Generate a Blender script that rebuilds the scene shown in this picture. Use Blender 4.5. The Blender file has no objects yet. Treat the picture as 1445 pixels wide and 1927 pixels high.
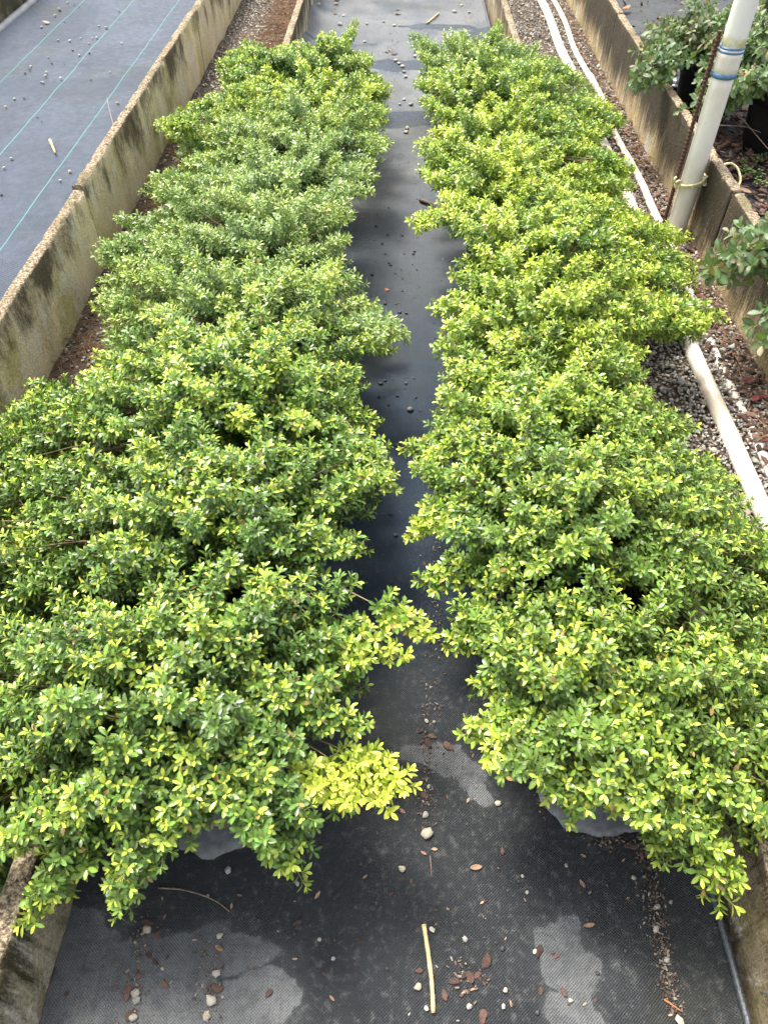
import bpy, math, random
import numpy as np
from mathutils import Vector, noise
random.seed(7); rng = np.random.default_rng(11)
R = math.radians
sc = bpy.context.scene
COL = sc.collection

# ---------------------------------------------------------------- camera
PITCH, YAW, CAMH, FPX = R(48.1), R(0.99), 1.7, 1392.0
cd = bpy.data.cameras.new('camera'); cam = bpy.data.objects.new('camera', cd); COL.objects.link(cam)
cd.sensor_fit = 'VERTICAL'; cd.sensor_height = 36; cd.lens = 26; cd.clip_start = .02; cd.clip_end = 500
cam.location = (0, 0, CAMH); cam.rotation_euler = (math.pi/2-PITCH, 0, YAW)
sc.camera = cam
_R = np.array([math.cos(YAW), math.sin(YAW), 0])
_F = np.array([-math.sin(YAW)*math.cos(PITCH), math.cos(YAW)*math.cos(PITCH), -math.sin(PITCH)])
_U = np.cross(_R, _F)
def P(px, py, z=0.0):
    """where the ray through a point of the photograph meets the height z"""
    d = _F+(px-722.5)/FPX*_R+(963.5-py)/FPX*_U
    return np.array([0, 0, CAMH])+(z-CAMH)/d[2]*d
def proj(p):
    q = np.asarray(p)-np.array([0, 0, CAMH]); w = q@_F
    return 722.5+FPX*(q@_R)/w, 963.5-FPX*(q@_U)/w

# ---------------------------------------------------------------- light
w = bpy.data.worlds.new('World'); sc.world = w; w.use_nodes = True
nt = w.node_tree; bg = nt.nodes['Background']
sky = nt.nodes.new('ShaderNodeTexSky'); sky.sky_type = 'NISHITA'; sky.sun_disc = False
SUN_EL, SUN_AZ = R(62), R(-35)
sky.sun_elevation = SUN_EL; sky.sun_rotation = SUN_AZ; sky.dust_density = 4.0; sky.air_density = 1.0; sky.ozone_density = 1.0
hs = nt.nodes.new('ShaderNodeHueSaturation'); hs.inputs['Saturation'].default_value = .38   # thin bright cloud: a nearly white sky
nt.links.new(sky.outputs[0], hs.inputs['Color']); nt.links.new(hs.outputs[0], bg.inputs[0]); bg.inputs[1].default_value = 0.15
ld = bpy.data.lights.new('sun', 'SUN'); ld.energy = 2.2; ld.angle = R(15); ld.color = (1, .95, .86)
sun = bpy.data.objects.new('sun', ld); COL.objects.link(sun)
sd = Vector((math.sin(SUN_AZ)*math.cos(SUN_EL), math.cos(SUN_AZ)*math.cos(SUN_EL), math.sin(SUN_EL)))
sun.rotation_euler = sd.to_track_quat('Z', 'Y').to_euler()
sc.view_settings.view_transform = 'Standard'; sc.view_settings.look = 'None'
sc.view_settings.exposure = 1.6; sc.view_settings.gamma = 1
sc.cycles.max_bounces = 6; sc.cycles.transparent_max_bounces = 4

# ---------------------------------------------------------------- helpers
def tag(o, label=None, cat=None, group=None, kind=None):
    if label: o['label'] = label
    if cat: o['category'] = cat
    if group: o['group'] = group
    if kind: o['kind'] = kind
    return o
def empty(name, loc):
    o = bpy.data.objects.new(name, None); o.location = loc; o.empty_display_size = .05; COL.objects.link(o); return o
def link(name, me, mat, parent=None, loc=(0, 0, 0), rot=(0, 0, 0), scale=(1, 1, 1)):
    o = bpy.data.objects.new(name, me); COL.objects.link(o)
    if mat is not None and not me.materials: me.materials.append(mat)
    o.location = loc; o.rotation_euler = rot; o.scale = scale
    if parent: o.parent = parent
    return o
def npmesh(name, V, tris=None, quads=None, attr=None, smooth=True):
    me = bpy.data.meshes.new(name)
    tris = np.zeros((0, 3), int) if tris is None else np.asarray(tris, int)
    quads = np.zeros((0, 4), int) if quads is None else np.asarray(quads, int)
    me.vertices.add(len(V)); me.vertices.foreach_set('co', np.asarray(V, np.float32).ravel())
    me.loops.add(tris.size+quads.size)
    me.loops.foreach_set('vertex_index', np.concatenate([tris.ravel(), quads.ravel()]).astype(np.int32))
    me.polygons.add(len(tris)+len(quads))
    st = np.concatenate([np.arange(len(tris))*3, tris.size+np.arange(len(quads))*4]).astype(np.int32)
    me.polygons.foreach_set('loop_start', st)
    me.polygons.foreach_set('use_smooth', np.full(len(st), smooth))
    me.update(calc_edges=True)
    if attr is not None:
        a = me.attributes.new('tone', 'FLOAT_COLOR', 'POINT')
        c = np.ones((len(V), 4), np.float32); c[:, :3] = attr; a.data.foreach_set('color', c.ravel())
    return me
class MB:
    def __init__(s): s.V = []; s.T = []; s.Q = []; s.n = 0
    def add(s, V, T=(), Q=()):
        s.V.append(np.asarray(V, float).reshape(-1, 3))
        if len(T): s.T.append(np.asarray(T, int)+s.n)
        if len(Q): s.Q.append(np.asarray(Q, int)+s.n)
        s.n += len(s.V[-1])
    def mesh(s, name, smooth=True):
        return npmesh(name, np.concatenate(s.V), np.concatenate(s.T) if s.T else None, np.concatenate(s.Q) if s.Q else None, None, smooth)
def tube(path, rad, k=8, caps=True):
    path = np.asarray(path, float); n = len(path); rad = np.broadcast_to(rad, (n,))
    d = np.gradient(path, axis=0); d /= np.linalg.norm(d, axis=1)[:, None]+1e-12
    ref = np.array([0, 0, 1.]) if abs(d[0, 2]) < .9 else np.array([1., 0, 0])
    V = []; a = np.linspace(0, 2*np.pi, k, endpoint=False)
    u = np.cross(d[0], ref); u /= np.linalg.norm(u)
    for i in range(n):
        u = u-d[i]*(u@d[i]); u /= np.linalg.norm(u); v = np.cross(d[i], u)
        V.append(path[i]+rad[i]*(np.cos(a)[:, None]*u+np.sin(a)[:, None]*v))
    V = np.concatenate(V)
    Q = [(i*k+j, i*k+(j+1) % k, (i+1)*k+(j+1) % k, (i+1)*k+j) for i in range(n-1) for j in range(k)]
    T = []
    if caps:
        V = np.concatenate([V, path[:1], path[-1:]]); c = n*k
        T = [(c, (j+1) % k, j) for j in range(k)]+[(c+1, (n-1)*k+j, (n-1)*k+(j+1) % k) for j in range(k)]
    return V, T, Q
def lathe(prof, k=40):
    V = []; n = len(prof)
    for r, z in prof:
        for j in range(k):
            t = 2*math.pi*j/k; V.append((r*math.cos(t), r*math.sin(t), z))
    Q = [(i*k+j, i*k+(j+1) % k, (i+1)*k+(j+1) % k, (i+1)*k+j) for i in range(n-1) for j in range(k)]
    return V, [], Q

PX, PY = 1.300, 3.30
def zpost(px_y):          # height on the post's axis that the photo row px_y shows
    zs = np.linspace(0, 1.6, 800); _, yy = proj(np.stack([np.full(800, PX), np.full(800, PY), zs], 1)); return float(zs[np.abs(yy-px_y).argmin()])
ZS = zpost(84)
# ---------------------------------------------------------------- node materials
class NM:
    def __init__(s, name):
        s.m = bpy.data.materials.new(name); s.m.use_nodes = True; s.t = s.m.node_tree
        s.b = s.t.nodes['Principled BSDF']; s.out = s.t.nodes['Material Output']
        s.co = s.t.nodes.new('ShaderNodeTexCoord').outputs['Object']
    def n(s, typ, **kw):
        x = s.t.nodes.new(typ)
        for k, v in kw.items():
            setattr(x, k, v)
        return x
    def set(s, sock, v):
        if hasattr(v, 'links'): s.t.links.new(v, sock)
        elif v is not None:
            if isinstance(v, (tuple, list)) and len(v) == 3 and sock.type == 'RGBA': v = (*v, 1)
            sock.default_value = v
    def math(s, op, a, b=None, c=None, clamp=False):
        x = s.n('ShaderNodeMath', operation=op, use_clamp=clamp); s.set(x.inputs[0], a); s.set(x.inputs[1], b)
        if c is not None: s.set(x.inputs[2], c)
        return x.outputs[0]
    def vec(s, scale=(1, 1, 1), rot=(0, 0, 0), loc=(0, 0, 0), src=None):
        x = s.n('ShaderNodeMapping'); s.set(x.inputs[0], src or s.co)
        x.inputs['Scale'].default_value = scale; x.inputs['Rotation'].default_value = rot; x.inputs['Location'].default_value = loc
        return x.outputs[0]
    def noise(s, scale, vec=None, detail=4, rough=.55, dist=0):
        x = s.n('ShaderNodeTexNoise'); s.set(x.inputs['Vector'], vec or s.co); x.inputs['Scale'].default_value = scale
        x.inputs['Detail'].default_value = detail; x.inputs['Roughness'].default_value = rough; x.inputs['Distortion'].default_value = dist
        return x.outputs[0]
    def vor(s, scale, vec=None, feature='F1', out=0):
        x = s.n('ShaderNodeTexVoronoi', feature=feature); s.set(x.inputs['Vector'], vec or s.co); x.inputs['Scale'].default_value = scale
        return x.outputs[out]
    def ramp(s, v, *stops):
        x = s.n('ShaderNodeValToRGB'); s.set(x.inputs[0], v); e = x.color_ramp.elements
        for i, (p, c) in enumerate(stops):
            el = e[i] if i < 2 else e.new(p)
        for i, (p, c) in enumerate(stops):
            e[i].position = p; e[i].color = (*c, 1) if isinstance(c, tuple) else (c, c, c, 1)
        return x.outputs[0]
    def mr(s, v, a, b, c=0.0, d=1.0, smooth=True):
        x = s.n('ShaderNodeMapRange'); x.interpolation_type = 'SMOOTHSTEP' if smooth else 'LINEAR'
        s.set(x.inputs[0], v); x.inputs[1].default_value = a; x.inputs[2].default_value = b; x.inputs[3].default_value = c; x.inputs[4].default_value = d
        return x.outputs[0]
    def mix(s, f, a, b, mode='MIX'):
        x = s.n('ShaderNodeMix', data_type='RGBA', blend_type=mode); s.set(x.inputs[0], f); s.set(x.inputs[6], a); s.set(x.inputs[7], b)
        return x.outputs[2]
    def sep(s, v=None):
        x = s.n('ShaderNodeSeparateXYZ'); s.set(x.inputs[0], v or s.co); return x.outputs
    def bump(s, h, strength=.5, dist=.01, normal=None):
        x = s.n('ShaderNodeBump'); s.set(x.inputs['Height'], h); x.inputs['Strength'].default_value = strength
        x.inputs['Distance'].default_value = dist
        if normal is not None: s.set(x.inputs['Normal'], normal)
        return x.outputs[0]
    def fin(s, col=None, rough=None, normal=None, spec=None, **kw):
        if col is not None: s.set(s.b.inputs['Base Color'], col)
        if rough is not None: s.set(s.b.inputs['Roughness'], rough)
        if normal is not None: s.set(s.b.inputs['Normal'], normal)
        if spec is not None: s.set(s.b.inputs['Specular IOR Level'], spec)
        return s.m

def mat_leaf(name, old, mid, new, rough=.33, trans=.2):
    m = NM(name); a = m.n('ShaderNodeAttribute', attribute_name='tone'); c = m.sep(a.outputs['Vector'])
    col = m.ramp(c[0], (0, old), (.5, mid), (1, new))
    hsv = m.n('ShaderNodeHueSaturation'); m.set(hsv.inputs['Hue'], m.mr(c[1], 0, 1, .485, .515, False))
    m.set(hsv.inputs['Value'], m.mr(c[1], 0, 1, .72, 1.28, False)); m.set(hsv.inputs['Color'], col)
    tn = m.n('ShaderNodeAttribute', attribute_type='OBJECT', attribute_name='tint').outputs['Fac']
    cc = m.mix(m.math('MAXIMUM', m.math('MULTIPLY', tn, -.55), 0), hsv.outputs[0], (.20, .30, .12))
    cc = m.mix(m.math('MAXIMUM', m.math('MULTIPLY', tn, .38), 0), cc, (.36, .46, .03))
    cc = m.mix(m.mr(c[1], .986, .992), cc, (.30, .17, .06))
    hsv = m.n('ShaderNodeHueSaturation'); m.set(hsv.inputs['Color'], cc)
    col = m.mix(m.math('MULTIPLY', c[2], .35), hsv.outputs[0], m.mix(.5, hsv.outputs[0], (.45, .55, .18)))
    m.fin(col, rough, spec=.5)
    tr = m.n('ShaderNodeBsdfTranslucent'); m.set(tr.inputs[0], m.mix(.5, col, (.25, .4, .02)))
    mx = m.n('ShaderNodeMixShader'); mx.inputs[0].default_value = trans
    m.t.links.new(m.b.outputs[0], mx.inputs[1]); m.t.links.new(tr.outputs[0], mx.inputs[2]); m.t.links.new(mx.outputs[0], m.out.inputs[0])
    return m.m
M = {}
M['holly'] = mat_leaf('holly_leaves', (.020, .060, .014), (.125, .240, .036), (.60, .67, .07))
M['fringe'] = mat_leaf('fringe_leaves', (.030, .070, .032), (.070, .130, .045), (.26, .13, .10), .5, .2)
M['weed'] = mat_leaf('weed_leaves', (.1, .2, .05), (.2, .32, .1), (.3, .4, .12), .5)

def mat_stem():
    m = NM('stem_bark'); a = m.n('ShaderNodeAttribute', attribute_name='tone'); c = m.sep(a.outputs['Vector'])
    return m.fin(m.ramp(c[0], (0, (.10, .065, .04)), (.45, (.22, .16, .08)), (1, (.45, .5, .10))), .6)
M['stem'] = mat_stem()

def mat_concrete(name, zt, seed, axis='x', base=(.50, .42, .28), dark=(.024, .020, .014), algae=(.27, .26, .07), streak=.60, blotch=0.0, zg=.22, ed=.20):
    """old cast concrete: vertical black mould runs from the top, algae low down, worn light top edge"""
    m = NM(name); s = m.sep(); z = m.mr(s[2], 0, zt, 0, 1, False)
    L = (seed*3.1, seed*1.7, seed)
    big = m.noise(2.2, m.vec((1, 1, 1), loc=L), 5, .6)
    run = m.noise(9, m.vec((1, 1, .12), loc=L), 6, .7, .35)
    run2 = m.noise(48, m.vec((1, 1, .06), loc=L), 5, .75, .3)
    fine = m.noise(150, detail=3, rough=.7)
    bl = m.noise(7, m.vec((1, 1, .55), loc=(seed, 2, 7)), 7, .7, .5)
    v = m.math('MULTIPLY_ADD', big, .75-.25*(1-blotch), m.math('MULTIPLY_ADD', run, .45-.3*blotch, m.math('MULTIPLY_ADD', run2, .50-.38*blotch, m.math('MULTIPLY', bl, .45*blotch))))
    v = m.math('MULTIPLY_ADD', z, zg, v)
    v = m.math('MULTIPLY_ADD', m.math('SUBTRACT', m.noise(70, m.vec((1, 1, .3)), 5, .8), .5), .28, v)
    mould = m.mr(v, streak+.30-ed/2, streak+.30+ed/2)
    col = m.mix(m.mr(m.noise(6, m.vec((1, 1, .5), loc=(2, 5, seed)), 5, .6), .35, .65), base, tuple(c*.72 for c in base))
    col = m.mix(m.math('MULTIPLY', m.mr(m.noise(4.5, m.vec((1, 1, .6), loc=(9, seed, 3)), 5, .65), .46, .66), .75), col, algae)
    col = m.mix(m.math('MULTIPLY', m.mr(m.noise(7, m.vec((1, 1, .5), loc=(1, seed, 8)), 6, .75), .52, .62), .8), col, (.60, .55, .45))
    col = m.mix(m.math('MULTIPLY', mould, .93), col, dark)
    geo = m.n('ShaderNodeNewGeometry'); nz = m.sep(geo.outputs['Normal'])[2]
    top = m.mix(m.mr(m.noise(75, detail=6, rough=.8), .40, .60), (.09, .07, .045), (.38, .30, .20))
    top = m.mix(m.math('MULTIPLY', m.mr(m.noise(5, m.vec(loc=(4, seed, 1)), 4), .5, .68), .7), top, (.12, .10, .05))
    col = m.mix(m.mr(nz, .45, .8), col, top)
    col = m.mix(.55, col, m.mix(m.mr(fine, .3, .7), (.25, .25, .25), (.75, .75, .75)), 'OVERLAY')
    spk = m.mr(m.vor(95), .10, .22, 1, 0)
    col = m.mix(m.math('MULTIPLY', spk, m.mr(m.noise(30, detail=2), .45, .6, 0, .7)), col, (.07, .055, .035))
    spk2 = m.mr(m.vor(120, m.vec(loc=(3, 1, 7))), .08, .18, 1, 0)
    col = m.mix(m.math('MULTIPLY', spk2, .55), col, (.6, .52, .38))
    pits = m.mr(m.vor(130), .05, .3)
    h = m.math('ADD', m.math('MULTIPLY', m.noise(60, detail=6, rough=.7), 1.), m.math('MULTIPLY', pits, .35))
    return m.fin(col, .93, m.bump(h, 1.0, .009), .2)
M['wall_a'] = mat_concrete('concrete_panel_tan', .34, 1, base=(.72, .60, .38), dark=(.055, .042, .026), algae=(.40, .36, .12), streak=.675, blotch=1, zg=.26)
M['wall_b'] = mat_concrete('concrete_panel_mouldy', .34, 6, base=(.50, .38, .22), streak=.545, blotch=.1, zg=.52, ed=.30)
M['kerb'] = mat_concrete('concrete_kerb', .26, 3, base=(.50, .42, .28), dark=(.035, .03, .01), algae=(.11, .10, .018), streak=.55)
M['kerb_b'] = mat_concrete('concrete_kerb_rusty', .26, 8, base=(.34, .27, .17), dark=(.05, .032, .018), algae=(.15, .135, .035), streak=.56)

def mat_mat(name, dark, light, patches, lines=None, far=None, per=(.0064, .0058), weave=1.0):
    """woven polypropylene ground cover: tape weave bump, dried silt and water stains at given places"""
    m = NM(name); s = m.sep()
    wx = m.math('SINE', m.math('MULTIPLY', s[0], 2*math.pi/per[0])); wy = m.math('SINE', m.math('MULTIPLY', s[1], 2*math.pi/per[1]))
    wob = m.noise(400, m.vec((1, .5, 1)), 2)
    chk = m.math('MULTIPLY', wx, wy)
    fib = m.math('ADD', m.math('MULTIPLY', chk, 1.0), m.math('MULTIPLY', wob, 1.3))
    cloud = m.noise(3.2, m.vec((1, .7, 1)), 6, .6, .4)
    th = m.noise(1, m.vec((260, 6, 1)), 3, .6); th2 = m.noise(1, m.vec((5, 190, 1)), 3, .6)
    silt = m.noise(60, detail=6, rough=.75)
    mask = None
    warp = m.n('ShaderNodeVectorMath', operation='MULTIPLY_ADD')
    nz = m.n('ShaderNodeTexNoise'); nz.inputs['Scale'].default_value = 9; nz.inputs['Detail'].default_value = 9; nz.inputs['Roughness'].default_value = .75
    m.set(nz.inputs['Vector'], m.co); m.t.links.new(nz.outputs[1], warp.inputs[0]); warp.inputs[1].default_value = (.09, .09, 0)
    sub = m.n('ShaderNodeVectorMath', operation='SUBTRACT'); sub.inputs[1].default_value = (.045, .045, 0)
    nb = m.n('ShaderNodeTexNoise'); nb.inputs['Scale'].default_value = 5.5; nb.inputs['Detail'].default_value = 3; m.set(nb.inputs['Vector'], m.co)
    w2 = m.n('ShaderNodeVectorMath', operation='MULTIPLY_ADD'); m.t.links.new(nb.outputs[1], w2.inputs[0]); w2.inputs[1].default_value = (.22, .22, 0)
    sub0 = m.n('ShaderNodeVectorMath', operation='SUBTRACT'); m.set(sub0.inputs[0], m.co); sub0.inputs[1].default_value = (.11, .11, 0)
    m.t.links.new(sub0.outputs[0], w2.inputs[2]); m.t.links.new(w2.outputs[0], sub.inputs[0])
    m.t.links.new(sub.outputs[0], warp.inputs[2]); W = warp.outputs[0]
    nt_ = m.mr(m.noise(28, detail=8, rough=.8), .34, .58, .5, 1)
    for (x, y, rx, ry, rot) in patches:
        d = m.n('ShaderNodeVectorMath', operation='LENGTH')
        sb = m.n('ShaderNodeVectorMath', operation='SUBTRACT'); m.set(sb.inputs[0], W); sb.inputs[1].default_value = (x, y, 0)
        sx = m.vec((1/rx, 1/ry, 0), src=m.vec((1, 1, 1), (0, 0, -rot), src=sb.outputs[0]))
        m.set(d.inputs[0], sx); k = m.mr(m.math('MULTIPLY_ADD', fib, .035, d.outputs['Value']), .93, 1.06, 1, 0); k = m.math('MAXIMUM', m.math('MULTIPLY', k, nt_), m.mr(d.outputs['Value'], .9, 1.5, .16, 0))
        mask = k if mask is None else m.math('MAXIMUM', mask, k)
    if far:
        ff = m.mr(m.math('MULTIPLY_ADD', cloud, .9, s[1]), far[0], far[1])
        mask = ff if mask is None else m.math('MAXIMUM', mask, ff)
        for (x, y, rx, ry, rot) in far[2]:
            sb = m.n('ShaderNodeVectorMath', operation='SUBTRACT'); m.set(sb.inputs[0], W); sb.inputs[1].default_value = (x, y, 0)
            d = m.n('ShaderNodeVectorMath', operation='LENGTH')
            m.set(d.inputs[0], m.vec((1/rx, 1/ry, 0), src=sb.outputs[0])); mask = m.math('MULTIPLY', mask, m.mr(d.outputs['Value'], .92, 1.02, .1, 1))
    if mask is None: mask = m.mr(cloud, .2, .8)
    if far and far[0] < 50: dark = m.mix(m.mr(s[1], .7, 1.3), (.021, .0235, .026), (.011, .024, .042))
    col = m.mix(mask, dark, m.mix(m.mr(s[1], 2.8, 4.2), light, tuple(c*1.05 for c in light)) if far and far[0] < 50 else light)
    col = m.mix(m.math('MULTIPLY', m.mr(cloud, .35, .7), .45), col, m.mix(1, dark, (1.9, 1.9, 1.9), 'MULTIPLY') if hasattr(dark, 'links') else tuple(c*1.9 for c in dark))
    col = m.mix(m.math('MULTIPLY', m.mr(silt, .50, .72), m.mr(s[1], .9, 1.6, .5, .12)), col, (.17, .165, .15))
    col = m.mix(m.math('MULTIPLY', m.mr(m.noise(2.1, m.vec(loc=(3, 8, 0)), 4), .5, .72), .35), col, (.05, .05, .028))
    f = m.math('MULTIPLY_ADD', fib, .30*weave, m.math('ADD', m.math('MULTIPLY', m.math('ADD', th, th2), .45), .28))
    gr = m.n('ShaderNodeCombineXYZ')
    for i in range(3): m.set(gr.inputs[i], f)
    col = m.mix(1, col, gr.outputs[0], 'MULTIPLY')
    spk = m.mr(m.vor(210, m.vec((1, .8, 1))), .0, .12, 1, 0)
    spk = m.math('MULTIPLY', spk, m.mr(m.noise(14, detail=3), .5, .65))
    col = m.mix(m.math('MULTIPLY', spk, .85), col, (.42, .42, .40))
    if lines:
        for x0 in lines:
            dx = m.math('ABSOLUTE', m.math('SUBTRACT', m.math('MULTIPLY_ADD', m.noise(1.3, m.vec((0, 1, 0)), 2), .012, s[0]), x0+.006))
            col = m.mix(m.mr(dx, .0010, .0026, .85, 0), col, (.08, .32, .28))
    rough = m.mr(m.noise(30, detail=4), .2, .8, .50, .72)
    rough = m.math('ADD', rough, m.math('MULTIPLY', mask, .3), clamp=True)
    nrm = m.bump(fib, .8, .002); nrm = m.bump(m.noise(11, m.vec((1, .6, 1)), 4), .25, .012, nrm)
    return m.fin(col, rough, nrm, .3 if far and far[0] > 50 else .5)

def pat(px, py, wx, wy, rot=0):
    a = P(px, py); return (a[0], a[1], wx, wy, rot)
dry = [pat(340, 1800, .20, .06, .12), pat(220, 1860, .16, .10), pat(480, 1890, .065, .055), pat(150, 1750, .1, .06), pat(330, 1920, .2, .07),
       pat(1060, 1775, .055, .075, .5), pat(1110, 1840, .05, .05), pat(1090, 1920, .07, .06),
       pat(830, 1440, .11, .05), pat(890, 1480, .07, .035), pat(850, 1400, .04, .02)]
wetband = [(.05, 5.55, .42, .09, 0), (-.45, 6.0, .3, .07, 0), (.3, 6.4, .32, .1, 0), (.02, 4.62, .3, .13, 0), (.62, 5.9, .18, .5, 0)]
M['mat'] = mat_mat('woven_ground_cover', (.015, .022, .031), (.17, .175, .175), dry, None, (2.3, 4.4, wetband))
M['mat_left'] = mat_mat('woven_ground_cover_blue', (.024, .033, .050), (.052, .060, .076), [(-2.03, 4.9, .62, .30, 0), (-2.35, 6.0, .2, .5, 0)], [-2.385, -2.01, -1.665], (100, 101, [(-2.12, 5.02, .40, .15, 0)]), (.02, .0125), 2.4)
M['mat_right'] = mat_mat('woven_ground_cover_dirty', (.022, .025, .028), (.10, .10, .10), [(1.9, 5.5, .2, .14, 0), (1.7, 6.3, .15, .2, 0)])

def mat_ground(name, a, b, c, sc_=60):
    m = NM(name); n1 = m.noise(sc_, detail=8, rough=.75); n2 = m.noise(6, detail=4)
    col = m.mix(m.mr(n2, .35, .65), m.mix(m.mr(n1, .35, .65), a, b), m.mix(m.mr(n1, .4, .62), a, c))
    return m.fin(col, .95, m.bump(n1, .8, .01), .2)
M['soil'] = mat_ground('damp_soil', (.035, .025, .018), (.11, .08, .055), (.16, .12, .08))
M['potsoil'] = mat_ground('potting_mix', (.02, .014, .01), (.06, .04, .028), (.1, .07, .05), 120)

def mat_rand(name, cols, rough=.8, sc_=90, bump=.3, oi=False):
    m = NM(name)
    if oi:
        src = m.n('ShaderNodeObjectInfo').outputs['Random']
    else:
        a = m.n('ShaderNodeAttribute', attribute_name='tone'); src = m.sep(a.outputs['Vector'])[0]
    st = [(i/(len(cols)-1), c) for i, c in enumerate(cols)]
    n = m.noise(sc_, detail=5, rough=.7)
    col = m.mix(.7, m.ramp(src, *st), m.mix(m.mr(n, .3, .7), (.28, .28, .28), (.72, .72, .72)), 'OVERLAY')
    return m.fin(col, rough, m.bump(n, bump, .003))
M['gravel'] = mat_rand('river_gravel', [(.12, .12, .12), (.20, .195, .18), (.30, .28, .24), (.25, .18, .13), (.16, .14, .12), (.38, .34, .27), (.24, .235, .22), (.6, .55, .46)], .6)
M['mulch'] = mat_rand('bark_mulch', [(.04, .02, .013), (.09, .04, .025), (.14, .065, .04), (.07, .045, .035), (.2, .12, .08)], .75)
M['needle'] = mat_rand('dry_needles', [(.12, .055, .025), (.24, .12, .06), (.3, .2, .11), (.16, .1, .06)], .8, 30)
M['crumb'] = mat_rand('grit', [(.05, .03, .02), (.1, .06, .04), (.16, .11, .08), (.06, .04, .03), (.3, .26, .2), (.08, .05, .035)], .85, 30)
M['stone'] = mat_rand('pale_stone', [(.36, .31, .22), (.42, .38, .30), (.26, .245, .21), (.36, .34, .31)], .75, 60, .3, True)
M['darkstone'] = mat_rand('dark_stone', [(.025, .028, .03), (.05, .052, .055), (.035, .03, .028)], .5, 60, .3, True)
M['bark'] = mat_rand('bark_chip', [(.045, .024, .018), (.09, .048, .036), (.15, .085, .065), (.06, .034, .027)], .7, 70, .6, True)
M['deadleaf'] = mat_rand('dead_leaf', [(.30, .19, .11), (.2, .11, .07), (.36, .27, .16), (.24, .13, .09)], .6, 50, .3, True)
M['redleaf'] = mat_rand('red_leaf', [(.12, .02, .02), (.18, .04, .035), (.1, .02, .03)], .45, 50, .2, True)
M['strip'] = mat_rand('bare_wood', [(.46, .36, .17), (.5, .4, .2)], .8, 55, .9, True)
M['orange'] = mat_rand('orange_wood', [(.42, .17, .06), (.34, .13, .05)], .7, 120, .5, True)
M['twig'] = mat_rand('grey_twig', [(.2, .15, .11), (.26, .19, .15), (.16, .11, .09)], .8, 90, .4, True)

def simple(name, col, rough=.5, sc_=30, amt=.25, metal=0, spec=None, bump=.15):
    m = NM(name); n = m.noise(sc_, detail=5, rough=.65)
    c = m.mix(m.mr(n, .3, .7), tuple(x*(1-amt) for x in col), tuple(min(1, x*(1+amt)) for x in col))
    m.fin(c, m.mr(n, .2, .8, max(.05, rough-.1), min(1, rough+.12)), m.bump(n, bump, .002), spec)
    m.b.inputs['Metallic'].default_value = metal
    return m.m
M['pot'] = simple('black_pot_plastic', (.012, .013, .014), .35)
M['felt'] = simple('grey_root_cloth', (.19, .195, .195), .8, 55, .3, 0, .3, .5)
M['hem'] = simple('rolled_hem', (.035, .04, .045), .32, 180, .6, 0, .6, .7)
M['rubber'] = simple('grey_edging_tube', (.16, .165, .17), .45, 12, .3)
M['rope'] = simple('pale_nylon_rope', (.62, .56, .30), .6, 80, .25)
M['rust'] = simple('rusty_steel', (.085, .04, .028), .8, 150, .5, 0, .3, .6)
M['blue'] = simple('blue_pipe_glue', (.09, .19, .33), .5, 60, .2)
M['plastic'] = simple('black_crumpled_film', (.03, .032, .038), .25, 30, .3)
def mat_pvc(name, dirt):
    m = NM(name); s = m.sep()
    n = m.noise(9, m.vec((1, .35, .35)), 6, .7); st = m.mr(n, .42, .68)
    col = m.mix(m.math('MULTIPLY', st, dirt), (.74, .70, .62), (.52, .38, .24))
    col = m.mix(m.math('MULTIPLY', m.mr(m.noise(90, detail=4), .6, .75), dirt*.6), col, (.3, .22, .13))
    return m.fin(col, .42, m.bump(n, .1, .002))
M['pvc'] = mat_pvc('white_pvc', .38); M['pvc_dirty'] = mat_pvc('white_pvc_dirty', .85)
def mat_pvc_up():
    m = NM('white_pvc_stained'); s = m.sep()
    band = m.math('MULTIPLY', m.mr(s[2], ZS-.012, ZS), m.mr(s[2], ZS+.02, ZS+.05, 1, 0))
    n = m.mr(m.noise(22, detail=6, rough=.7), .36, .62)
    col = m.mix(m.math('MULTIPLY', m.math('MULTIPLY', band, n), .8), (.80, .78, .73), (.50, .42, .12))
    col = m.mix(m.math('MULTIPLY', m.mr(m.vor(26), .05, .09, 1, 0), .25), col, (.35, .3, .2))
    col = m.mix(m.math('MULTIPLY', m.mr(m.noise(9, m.vec((2, 2, .4)), 7, .8), .5, .7), .3), col, (.42, .38, .28))
    return m.fin(col, .38)
M['pvc_up'] = mat_pvc_up()

# ---------------------------------------------------------------- ground, channels
def sheet(name, x0, x1, y0, y1, z, mat, nx=2, ny=2, fz=None, label=None):
    xs = np.linspace(x0, x1, nx); ys = np.linspace(y0, y1, ny)
    X, Y = np.meshgrid(xs, ys); Z = np.full_like(X, z) if fz is None else np.vectorize(fz)(X, Y)
    V = np.stack([X.ravel(), Y.ravel(), Z.ravel()], 1)
    i = np.arange(ny-1)[:, None]*nx+np.arange(nx-1)[None]; i = i.ravel()
    o = link(name, npmesh(name, V, None, np.stack([i, i+1, i+nx+1, i+nx], 1)), mat)
    tag(o, label, None, None, 'structure'); return o
sheet('ground', -60, 60, -30, 90, -.03, M['soil'])
Y0, Y1 = -1.6, 9.0
XL, XR = -.66, .70          # inner faces of the two kerbs of the middle bed
WL, WR = -1.275, 1.36       # inner faces of the two walls
KT = .045
nz = lambda x, y, s, k=0: noise.noise(Vector((x*s, y*s, k)))
sheet('left_channel_soil', WL-.02, XL-KT+.01, Y0, Y1, 0, M['soil'], 30, 300, lambda x, y: .012*nz(x, y, 5)+.008*nz(x, y, 22))
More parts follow.
